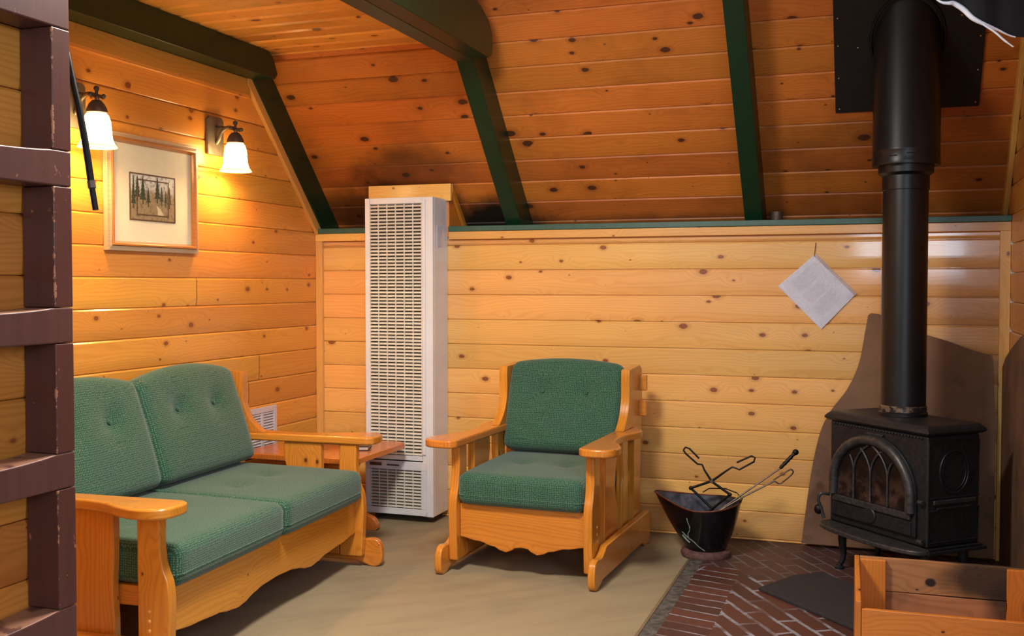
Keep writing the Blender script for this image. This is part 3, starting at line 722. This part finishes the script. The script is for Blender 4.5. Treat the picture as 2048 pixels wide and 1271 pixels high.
# ------------------------------------------------------------------ bunk ladder (brown) at left foreground
t = thing('bunk_ladder', 'dark brown painted wooden bunk ladder in the left foreground', 'ladder', (0, 0, 0))
rz = [.16, .487, .817, 1.125, 1.455, 1.785, 2.10]
for i, z in enumerate(rz):
    top = [(1.30, z+.075), (1.40, z+.071), (1.52, z+.067), (1.62, z+.068), (1.70, z+.072), (1.735, z+.075), (1.79, z+.075)]
    mb = MB().prism(sp2(top, 4)+[(1.79, z), (1.30, z)], 0, -1.708, -1.625)
    build(mb, 'rung', M['brown_rung'], t, (0, 1, 0), bevel=.004)
zs = [0]+[q for z in rz for q in (z-.001, z+.076)]+[2.38]
for i in range(0, len(zs), 2):
    for y0, y1 in ((1.738, 1.79), (1.30, 1.352)):
        build(MB().box((-1.708, y0, zs[i]), (-1.625, y1, zs[i+1])), 'rail', M['brown'], t, (0, 0, 1), bevel=.0025)
build(MB().box((-1.66, 1.7905, 1.497), (-1.642, 1.803, 1.507)), 'hook', M['steel'], t)['label'] = 'small metal hook tab'
# black rod hanging behind the ladder rail
t = thing('walking_stick', 'black curved rod with silver ferrule hanging beside the brown ladder', 'stick', (0, 0, 0))
pth = spline([(-1.70, 1.845, 1.80), (-1.685, 1.845, 1.76), (-1.668, 1.845, 1.690), (-1.652, 1.845, 1.63), (-1.640, 1.845, 1.575), (-1.630, 1.845, 1.52), (-1.622, 1.845, 1.470)], 5)
build(MB().tube(pth, [.0075]*len(pth), 12), 'shaft', M['wrought'], t, smooth=60)
build(MB().tube([(-1.6225, 1.845, 1.474), (-1.6195, 1.845, 1.458)], .0085, 14), 'ferrule', M['steel'], t, smooth=50)
build(MB().tube([(-1.6195, 1.845, 1.457), (-1.611, 1.845, 1.411)], .0065, 12), 'tip', M['wrought'], t, smooth=50)
build(MB().tube([(-1.70, 1.80, 1.80), (-1.70, 1.86, 1.80)], .005, 8), 'peg', M['wrought'], t)

# ------------------------------------------------------------------ hanging paper
t = thing('hanging_notice', 'wrinkled white notice in a plastic sleeve hanging by a string left of the stovepipe', 'paper', (-.283, YB-.001, 1.21))
def P2(x, z): return (x+.283, z-1.21)
cor = [P2(-.300, 1.384), P2(-.462, 1.240), P2(-.262, 1.036), P2(-.114, 1.196)]
mb = MB().prism(cor, 1, -.006, -.004); build(mb, 'sheet', M['paper'], t)
def lerp(p, q, s): return (p[0]+(q[0]-p[0])*s, p[1]+(q[1]-p[1])*s)
mb = MB()
for i in range(26):
    u = .10+i*.030
    if i in (8, 9, 17): continue
    L = (.22, .80-.18*((i*7) % 3)/3)
    a0 = lerp(cor[1], cor[0], L[0]); a1 = lerp(cor[2], cor[3], L[0]); b0 = lerp(cor[1], cor[0], L[1]); b1 = lerp(cor[2], cor[3], L[1])
    p, q = lerp(a0, a1, u), lerp(b0, b1, u)
    d = (cor[2][0]-cor[1][0], cor[2][1]-cor[1][1]); ln = math.hypot(*d); d = (d[0]/ln*.0016, d[1]/ln*.0016)
    mb.prism([p, q, (q[0]+d[0], q[1]+d[1]), (p[0]+d[0], p[1]+d[1])], 1, -.0066, -.0061)
build(mb, 'text_lines', M['ink'], t)
mb = MB(); N = 14; gv = {}
for i in range(N+1):
    for j in range(N+1):
        a_ = lerp(cor[0], cor[1], i/N); b_ = lerp(cor[3], cor[2], i/N); p = lerp(a_, b_, j/N)
        gv[i, j] = mb.v((p[0], -.010-(.003+.012*(1-j/N)**0*(i/N < .0) + .010*max(0, 1-abs(i)/4.))*random.random(), p[1]))
for i in range(N):
    for j in range(N): mb.face([gv[i, j], gv[i+1, j], gv[i+1, j+1], gv[i, j+1]])
build(mb, 'plastic_sleeve', M['plastic'], t, smooth=80)
# sleeve spine sticking out with perforation loops
mb = MB()
d = (cor[3][0]-cor[0][0], cor[3][1]-cor[0][1]); ln = math.hypot(*d); d = (d[0]/ln, d[1]/ln); nn = (-d[1], d[0])
if nn[0] < 0: nn = (-nn[0], -nn[1])
for k in range(26):
    s0 = .004+ln*k/26; c = (cor[0][0]+d[0]*s0, cor[0][1]+d[1]*s0)
    mb.tube([(c[0], -.006, c[1]), (c[0]+nn[0]*.014, -.009, c[1]+nn[1]*.014), (c[0]+nn[0]*.014+d[0]*.004, -.009, c[1]+nn[1]*.014+d[1]*.004), (c[0]+d[0]*.005, -.006, c[1]+d[1]*.005)], .0016, 5)
build(mb, 'perforated_edge', M['paper'], t)
build(MB().tube([(P2(-.296, 1.384)[0], -.008, P2(-.296, 1.380)[1]), (P2(-.290, 0)[0], -.006, P2(0, 1.445)[1])], .0018, 6), 'string', M['string'], t)

# ------------------------------------------------------------------ heat shields
t = tag(build(MB().prism(sp2([(-.34, .02), (-.30, .35), (-.26, .55), (-.21, .66), (-.14, .76), (-.09, .88), (-.065, 1.02), (-.052, 1.105)], 5)+[(-.04, 1.115), (-.005, 1.112), (.02, 1.10), (.06, 1.055), (.13, 1.03), (.21, 1.016), (.29, .992), (.36, .965), (.42, .945), (.475, .930), (.480, .90), (.485, .75), (.492, .60), (.492, .02)], 1, 5.095, 5.112), 'heat_shield', M['shield'], bevel=.002), 'brown fibre board with cut curved top standing behind the stove', 'board', 'heat shields round the stove')
t = tag(build(MB().prism([(5.125, .0), (5.115, .88), (5.00, .93), (4.80, .98), (4.50, 1.045), (4.2, 1.08), (3.95, 1.09), (3.95, 0)], 0, .518, .535), 'heat_shield', M['shield2'], bevel=.002), 'darker brown board standing against the right wall beside the stove', 'board', 'heat shields round the stove')

# ------------------------------------------------------------------ wood stove
ST = thing('wood_stove', 'black cast iron wood stove with arched glass door in the corner', 'stove', (.092, 4.655, 0), R(-47))
I = M['iron']; w_, d_ = .280, .137
body = build(MB().box((-w_, -d_, .215), (w_, d_, .655)), 'body', I, ST, bevel=.008)
# top plate with ogee edge
mb = MB(); prof = [(0, .655), (.008, .658), (.014, .662), (.020, .668), (.018, .674), (.012, .682), (.0, .694), (-.012, .698)]
rings = []
for e, z in prof: rings.append([mb.v(p) for p in ((-w_-e, -d_-e, z), (w_+e, -d_-e, z), (w_+e, d_+e, z), (-w_-e, d_+e, z))])
for A, B in zip(rings, rings[1:]):
    for i in range(4): mb.face([A[i], A[(i+1) % 4], B[(i+1) % 4], B[i]])
mb.face(rings[0][::-1]); mb.face(rings[-1])
build(mb, 'top_plate', M['iron'], ST, bevel=.002)
mb = MB()
for e, z0, z1 in ((.012, .205, .2145), (.022, .19, .2045)):
    mb.box((-w_-e, -d_-e*.5, z0), (w_+e, d_+e, z1))
build(mb, 'base_skirt', I, ST, bevel=.003)
for sx, sy in ((-1, -1), (1, -1), (1, 1), (-1, 1)):
    x, y = sx*(w_-.045), sy*(d_-.04)
    path = spline([(x, y, .190), (x+sx*.004, y+sy*.004, .13), (x+sx*.0, y+sy*.0, .06), (x+sx*.012, y+sy*.012, .018)], 4)
    mb = MB().tube(path, [.024-.012*min(1, i/8) for i in range(len(path))], 10); mb.lathe([(.0, 0.004), (.020, .004), (.022, .012), (.012, .020)], (x+sx*.012, y+sy*.012, 0), 14)
    build(mb, 'leg', I, ST, smooth=50)
# ash lip: half ellipse in front of the door
pts = [(w_+.02, -d_-.001)]+[((w_+.018)*cos(pi*k/24), -d_-.012-.095*sin(pi*k/24)**.7) for k in range(25)]+[(-w_-.02, -d_-.001)]
build(MB().prism(pts, 2, .192, .212), 'ash_lip', M['iron2'], ST, bevel=.006)
# door
yd = -d_
def arch(cx, rx, zb, zs, rzv, n=24): return [(cx+rx*cos(pi*k/n), zs+rzv*sin(pi*k/n)) for k in range(n+1)]
out = arch(-.012, .243, 0, .405, .222); inn = arch(-.012, .200, 0, .405, .175)
mb = MB().prism([(out[0][0], .250)]+out+[(out[-1][0], .250)], 1, yd-.014, yd-.001); door = build(mb, 'door', I, ST, bevel=.003)
ringp = [(x, yd-.020, z) for x, z in arch(-.012, .222, 0, .405, .198)]; ringp = [(ringp[0][0], yd-.020, .345)]+ringp+[(ringp[-1][0], yd-.020, .345)]
build(MB().tube(ringp, .021, 10), 'arch_rim', M['iron2'], door, smooth=60)
mb = MB().prism([(inn[0][0], .345)]+inn+[(inn[-1][0], .345)], 1, yd-.0155, yd-.0142); build(mb, 'glass', M['fireglass'], door)
mb = MB(); yt = yd-.020; cx = -.012
def inside(x, z): return z <= .345 or ((x-cx)/.20)**2+((z-.405)/.175)**2 <= 1 or (abs(x-cx) <= .2 and z <= .405)
step = .098
for bx in (-step, 0, step):
    mb.tube([(cx+bx, yt, .345), (cx+bx, yt, .455)], .0048, 8)
for bx in (-2*step, -step, 0, step, 2*step):
    for s in (-1, 1):
        pp = []
        for k in range(17):
            an = pi*.5*k/16; x = cx+bx+s*(2*step)*(1-cos(an)); z = .455+.15*sin(an)
            if inside(x, z) and abs(x-cx) < .2: pp.append((x, yt, z))
        if len(pp) > 2: mb.tube(pp, .0045, 8)
build(mb, 'tracery', M['iron2'], door, smooth=60)
build(MB().box((-.235, yd-.026, .315), (.212, yd-.0145, .342)), 'sill_bar', M['iron2'], door, bevel=.004)
mb = MB().box((-.235, yd-.019, .252), (.212, yd-.0142, .308)); pl_ = build(mb, 'lower_panel', I, door, bevel=.003)
mb = MB().lathe([(.001, .0), (.030, .0), (.034, .004), (.034, .008)], (0, 0, 0), 28, M_=Matrix.Translation((-.012, yd-.0265, .290)) @ Matrix.Rotation(R(-90), 4, 'X')); build(mb, 'medallion', I, pl_, smooth=40)
for hz in (.395, .24): build(MB().tube([(w_-.03, yd-.018, hz), (w_-.005, yd-.018, hz)], .009, 10), 'hinge', M['iron2'], door, smooth=50)
hp = spline([(-w_+.012, yd-.012, .33), (-w_+.0, yd-.045, .335), (-w_-.01, yd-.055, .31), (-w_-.004, yd-.045, .27), (-w_+.004, yd-.035, .225)], 5)
mb = MB().tube(hp, .007, 8); build(mb, 'door_handle', M['iron2'], door, smooth=60)
build(MB().ball((-w_-.02, yd-.045, .262), .019, sx=1.1, sz=1.2), 'handle_knob', M['wrought'], door, smooth=70)
build(MB().prism([(x, z) for x, z in [(-.05, .632), (.05, .632), (.04, .622), (-.04, .622)]], 1, yd-.010, yd-.001), 'vent_slide', M['iron2'], ST, bevel=.002)
mb = MB()
for k in range(30): mb.ball((-.25+k*.0172, yd-.002, .645), .005, n=6)
build(mb, 'bead_row', I, ST, smooth=60)
# side relief (right side): recessed ring and bar
Rm = Matrix.Translation((w_+.001, .0, .505)) @ Matrix.Rotation(R(90), 4, 'Y')
ring = MB().tube([(w_+.001, .075*cos(2*pi*k/32), .510+.085*sin(2*pi*k/32)) for k in range(33)], .004, 6); ring.tube([(w_+.001, .062*cos(2*pi*k/32), .510+.072*sin(2*pi*k/32)) for k in range(33)], .0025, 6)
build(ring, 'side_medallion', I, ST, smooth=60)
mb = MB().box((w_+.0005, -.11, .385), (w_+.010, .11, .402)); mb.box((w_+.0005, -.09, .365), (w_+.006, .09, .374)); build(mb, 'side_moulding', M['iron2'], ST, bevel=.003)
mb = MB().tube([(w_+.001, -.135, .235), (w_+.001, .135, .235), (w_+.001, .135, .360), (w_+.001, -.135, .360), (w_+.001, -.135, .235)], .003, 6); mb.tube([(w_+.001, -.135, .41), (w_+.001, .135, .41), (w_+.001, .135, .63), (w_+.001, -.135, .63), (w_+.001, -.135, .41)], .003, 6); build(mb, 'side_panel_edge', I, ST)

# ------------------------------------------------------------------ stovepipe and ceiling plate
PX, PY = .096, 4.685
t = thing('stovepipe', 'black stovepipe rising from the stove through the ceiling plate', 'pipe', (PX, PY, 0))
build(MB().lathe([(.098, .699), (.098, .712), (.0925, .716), (.0905, .735), (.0905, 1.69), (.092, 1.69)], n=48), 'flue', M['pipe'], t, smooth=40)
build(MB().lathe([(.0925, .7155), (.094, .7165), (.0945, .738), (.0912, .742)], n=48), 'bottom_collar', M['collar'], t, smooth=40)['label'] = 'worn pale metal collar'
build(MB().lathe([(.0912, 1.640), (.094, 1.642), (.094, 1.70), (.110, 1.712), (.112, 1.76), (.0915, 1.762)], n=48), 'reducer', M['pipe'], t, smooth=40)
build(MB().lathe([(.112, 1.742), (.134, 1.742), (.1355, 1.748), (.1335, 1.760), (.1335, 1.80), (.1345, 1.803), (.1335, 1.806), (.1335, 3.0)], n=56), 'outer_pipe', M['pipe2'], t, smooth=40)
for k in range(12):
    a0 = 2*pi*k/12; build(MB().tube([(.1345*cos(a0+q*.06), .1345*sin(a0+q*.06), 1.775+.008*(k % 2)) for q in range(5)], .0022, 5), 'vent_slot', M['plate'], t)
def onslope(x, y, off): # point below slope surface by off
    return Vector((x, y, zc(y)))+nd*off
t = thing('ceiling_plate', 'black metal plate screwed to the slope around the stovepipe', 'plate', (0, 0, 0))
mb = MB(); vs = []
for off in (.003, .008): vs.append([mb.v(onslope(x, y, off)) for x, y in ((-.197, 4.925), (.392, 4.925), (.392, 3.95), (-.197, 3.95))])
mb.face(vs[0]); mb.face(vs[1][::-1])
for i in range(4): mb.face([vs[0][i], vs[1][i], vs[1][(i+1) % 4], vs[0][(i+1) % 4]])
build(mb, 'sheet', M['plate'], t)
for x, y in [(x, y) for x in (-.180, .376) for y in (4.91, 4.80, 4.69, 4.60, 4.50)]+[(-.10, 4.70), (.30, 4.62)]:
    build(MB().ball(onslope(x, y, .009), .004, n=6), 'screw', M['screw'], t, smooth=60)
ring = []
for k in range(49):
    a0 = 2*pi*k/48; x = PX+.145*cos(a0); y = PY+.145*sin(a0); ring.append(onslope(x, y, .012))
build(MB().tube(ring, .006, 6), 'collar_rim', M['pipe2'], t, smooth=60)

# ------------------------------------------------------------------ coal scuttle with tools
SX, SY = -.745, 4.80
t = thing('coal_scuttle', 'black metal coal scuttle with wide spout on a rusty ring', 'bucket', (SX, SY, 0), R(-4))
build(MB().lathe([(.085, .004), (.112, .004), (.116, .014), (.112, .028), (.10, .036), (.088, .036)], n=40), 'foot_ring', M['ringred'], t, smooth=40)['label'] = 'rusty reddish foot ring'
def rimpt(a0):
    r = .158; x = r*cos(a0); y = r*.92*sin(a0)
    k = max(0, -cos(a0))**3
    x -= .085*k; y *= 1-.30*k
    z = .252 + .028*k - .022*max(0, sin(a0+pi))**1.5*(1-k) + .006*max(0, cos(a0))
    return Vector((x, y, z))
mb = MB(); n = 56; rows = []
for q in range(9):
    f = q/8
    row = []
    for k in range(n):
        a0 = 2*pi*k/n; b_ = Vector((.088*cos(a0), .088*sin(a0), .03)); rp = rimpt(a0)
        p = b_.lerp(rp, f); bul = sin(pi*f)*.009
        p.x += cos(a0)*bul; p.y += sin(a0)*bul
        if k == 0 and q == 0: pass
        row.append(mb.v(p))
    rows.append(row)
for A, B in zip(rows, rows[1:]):
    for k in range(n): mb.face([A[k], A[(k+1) % n], B[(k+1) % n], B[k]])
mb.face(rows[0][::-1])
build(mb, 'bucket_body', M['bucket'], t, smooth=60)
mb = MB(); rows = []
for q in range(9):
    f = q/8; row = []
    for k in range(n):
        a0 = 2*pi*k/n; b_ = Vector((.080*cos(a0), .080*sin(a0), .045)); rp = rimpt(a0)*1.0; rp.x *= .975; rp.y *= .975; rp.z -= .002
        p = b_.lerp(rp, f); bul = sin(pi*f)*.005; p.x += cos(a0)*bul; p.y += sin(a0)*bul; row.append(mb.v(p))
    rows.append(row)
for A, B in zip(rows, rows[1:]):
    for k in range(n): mb.face([A[k], B[k], B[(k+1) % n], A[(k+1) % n]])
mb.face(rows[0])
build(mb, 'bucket_lining', M['bucket_in'], t, smooth=60)
def wallpt(a0, f):
    b_ = Vector((.088*cos(a0), .088*sin(a0), .03)); p = b_.lerp(rimpt(a0), f); bul = sin(pi*f)*.009+.0012
    return p+Vector((cos(a0)*bul, sin(a0)*bul, 0))
for path, w in (([(-1.95, .80), (-1.93, .70), (-1.90, .62), (-1.92, .52), (-2.02, .42), (-2.02, .34)], .0035), ([(-2.25, .42), (-2.05, .33), (-1.85, .27), (-1.65, .16), (-1.40, .07)], .0035), ([(-2.3, .34), (-2.15, .26), (-2.05, .22)], .006)):
    build(MB().tube([wallpt(p.x, p.y) for p in spline([(a, b, 0) for a, b in path], 5)], w*.7, 5), 'whitish_drip', M['drip'], t, smooth=60)
build(MB().tube([rimpt(2*pi*k/56) for k in range(57)], .0035, 6, cap=False), 'rim', M['rimred'], t, smooth=60)['label'] = 'copper coloured rolled rim'
build(MB().tube([(.158, -.02, .262), (.165, 0, .275), (.13, .06, .288), (.06, .135, .290), (-.02, .15, .282), (-.05, .145, .262)], .003, 6), 'bail_handle', M['wrought'], t, smooth=60)
def off(x, z, y=4.85): return (x, y, z)
t = thing('fire_tongs', 'black folding fire tongs with looped handles standing in the scuttle', 'tongs', (0, 0, 0))
ya, yb = 4.822, 4.836
A = [(-.782, .443), (-.828, .487), (-.846, .492), (-.855, .478), (-.845, .463), (-.790, .417), (-.768, .415), (-.757, .390), (-.724, .340), (-.640, .285)]
mb = MB().tube([(x, ya, z) for x, z in A], [.0045]*8+[.006]*2, 8); mb.tube([(-.640, ya, .285), (-.735, ya+.004, .200)], .006, 8); mb.ball((-.640, ya, .285), .009)
build(mb, 'tong_arm', M['wrought'], t, smooth=60)
B = [(-.612, .432), (-.545, .466), (-.530, .458), (-.535, .440), (-.600, .400), (-.632, .410), (-.660, .390), (-.724, .340), (-.822, .300)]
mb = MB().tube([(x, yb, z) for x, z in B], [.0045]*7+[.006]*2, 8); mb.tube([(-.822, yb, .300), (-.715, yb-.004, .205)], .006, 8); mb.ball((-.822, yb, .300), .010)
build(mb, 'tong_arm', M['wrought'], t, smooth=60)
build(MB().tube([(-.724, ya-.008, .340), (-.724, yb+.008, .340)], .008, 10), 'pivot', M['steel'], t)
t = thing('fire_poker', 'black poker with turned handle leaning in the scuttle', 'poker', (0, 0, 0))
build(MB().tube([(-.700, 4.772, .205), (-.420, 4.84, .415)], .004, 8), 'shaft', M['steel'], t, smooth=60)
d0 = Vector((-.420, 4.84, .415)); d1 = Vector((-.353, 4.858, .490)); n_ = 10
build(MB().tube([d0.lerp(d1, q/n_) for q in range(n_+1)], [.006, .009, .007, .0095, .008, .0095, .008, .0095, .007, .010, .006], 10), 'handle', M['wrought'], t, smooth=60)
build(MB().ball(d1, .014, n=8), 'knob', M['wrought'], t, smooth=70)
t = thing('ash_shovel', 'wire handled fire shovel leaning in the scuttle beside the poker', 'shovel', (0, 0, 0))
mb = MB().tube([(-.705, 4.752, .202), (-.58, 4.78, .284), (-.442, 4.82, .360)], .004, 8)
loop = [(-.442, .360), (-.425, .350), (-.412, .352), (-.372, .388), (-.360, .405), (-.366, .415), (-.380, .412), (-.445, .365)]
mb.tube([(x, 4.822, z) for x, z in [(p.x, p.y) for p in spline([(a, b, 0) for a, b in loop], 4)]], .0035, 6)
build(mb, 'wire_handle', M['steel'], t, smooth=60)
build(MB().box((-.76, 4.722, .196), (-.70, 4.775, .200)), 'blade', M['wrought'], t)
# cup on the green shelf
t = thing('metal_cup', 'small metal cup on the green shelf right of the last rafter', 'cup', (-.477, 5.20, 1.556))
build(MB().lathe([(.001, .001), (.027, .001), (.028, .004), (.033, .042), (.031, .042), (.0265, .006), (.001, .005)], n=28), 'cup_body', M['steel'], t, smooth=50)

# ------------------------------------------------------------------ hearth mat, crate, hanging cloth
pts = [(-.455, 4.30), (-.07, 3.90), (.04, 3.80), (.16, 4.18), (-.22, 4.62), (-.33, 4.54)]
tag(build(MB().prism(pts, 2, .005, .019), 'hearth_mat', M['matblack'], bevel=.004), 'black angular mat on the bricks in front of the stove', 'mat')

t = thing('firewood_crate', 'rough pine firewood crate with one dark stained inner side at bottom right', 'crate', (.222, 3.485, .005), R(1.6))
cw, cd, ch = .288, .275, .315; th = .016
def plank(name, a, c, mat, grain): return build(MB().box(a, c), name, mat, t, grain, bevel=.003)
for i, (z0, z1) in enumerate(((.01, .12), (.122, .20), (.202, ch))):
    plank('back_plank', (-cw+.017, cd-th, z0), (cw-.017, cd, z1), M['crate_in'], (1, 0, 0))
for i, (z0, z1) in enumerate(((.01, .135), (.137, ch-.022))):
    plank('front_plank', (-cw+.017, -cd, z0), (cw-.017, -cd+th, z1), M['crate'], (1, 0, 0))
for s in (-1, 1):
    x0, x1 = sorted((s*cw, s*(cw-th)))
    plank('side_plank', (x0, -cd, .01), (x1, cd, .15), M['crate'], (0, 1, 0)); plank('side_plank', (x0, -cd, .152), (x1, cd, ch), M['crate'], (0, 1, 0))
    for sy in (-1, 1):
        xa, xb = sorted((s*(cw-th-.001), s*(cw-th-.085 if sy > 0 else cw-th-.03))); ya_, yb_ = sorted((sy*(cd-th-.001), sy*(cd-th-.020)))
        plank('corner_post', (xa, ya_, .012), (xb, yb_, ch-.004 if sy > 0 else ch-.03), M['crate'], (0, 0, 1))
plank('bottom_board', (-cw+.017, -cd+.017, .012), (cw-.017, cd-.017, .024), M['crate_in'], (1, 0, 0))
build(MB().prism([(-.265, .0), (-.05, .0), (-.06, .018), (-.09, .026), (-.2, .028), (-.265, .026)], 1, .0, .09), 'wood_offcut', M['crate_in'], None).name = 'bark_piece'
o = bpy.data.objects['bark_piece']; o.location = (.235, 3.50, .030); o.rotation_euler = (0, 0, 0)
tag(o, 'dark bark scrap lying inside the firewood crate', 'wood scrap')

# black cloth hanging at the top right, the bright highlight on its edge modelled as pale tubes
t = thing('hanging_cloth', 'black cloth hanging in the top right corner with its edge highlight modelled in white', 'cloth', (0, 0, 0))
edge = spline([(.120, 3.20, 2.075), (.150, 3.19, 2.046), (.172, 3.20, 2.040), (.186, 3.21, 2.040), (.212, 3.20, 2.020), (.235, 3.19, 1.992), (.262, 3.20, 1.975), (.300, 3.21, 1.958), (.345, 3.20, 1.934), (.42, 3.22, 1.93), (.52, 3.24, 1.92)], 5)
mb = MB(); fr = []; bk = []
for i, p in enumerate(edge):
    wv = .006*sin(i*.35)
    fr.append([mb.v((p.x-.005*q, p.y+wv*(1+q)-.0, p.z+.24*q)) for q in range(5)]); bk.append([mb.v((p.x-.005*q, p.y+wv*(1+q)+.006, p.z+.24*q)) for q in range(5)])
for L_ in (fr, bk):
    for A, B in zip(L_, L_[1:]):
        for q in range(4): mb.face([A[q], B[q], B[q+1], A[q+1]])
for A, B, C, D in zip(fr, fr[1:], bk, bk[1:]): mb.face([A[0], B[0], D[0], C[0]]); mb.face([A[4], B[4], D[4], C[4]])
mb.face([x for x in fr[0]]+[x for x in bk[0][::-1]]); mb.face([x for x in fr[-1]]+[x for x in bk[-1][::-1]])
build(mb, 'cloth_panel', M['cloth'], t, smooth=60)
e2 = [Vector((p.x, p.y+.006*sin(i*.35), p.z)) for i, p in enumerate(edge) if p.x < .35]
build(MB().tube([p+Vector((0, -.003, -.003)) for p in e2], [.002+.0055*max(0, sin(pi*i/(len(e2)-1)))**1.5 for i in range(len(e2))], 8), 'edge_highlight', M['highlight'], t, smooth=60)['label'] = 'edge highlight modelled as a pale tube'  # highlight along the cloth edge, put in as a white tube
build(MB().tube([p+Vector((0, -.004, -.004)) for p in spline([(.262, 3.19, 1.972), (.290, 3.19, 1.950), (.315, 3.19, 1.925), (.338, 3.19, 1.905)], 5)], [.003]*12+[.002]*4, 8), 'lower_highlight', M['highlight'], t, smooth=60)  # second streak of the same highlight, also a white tube
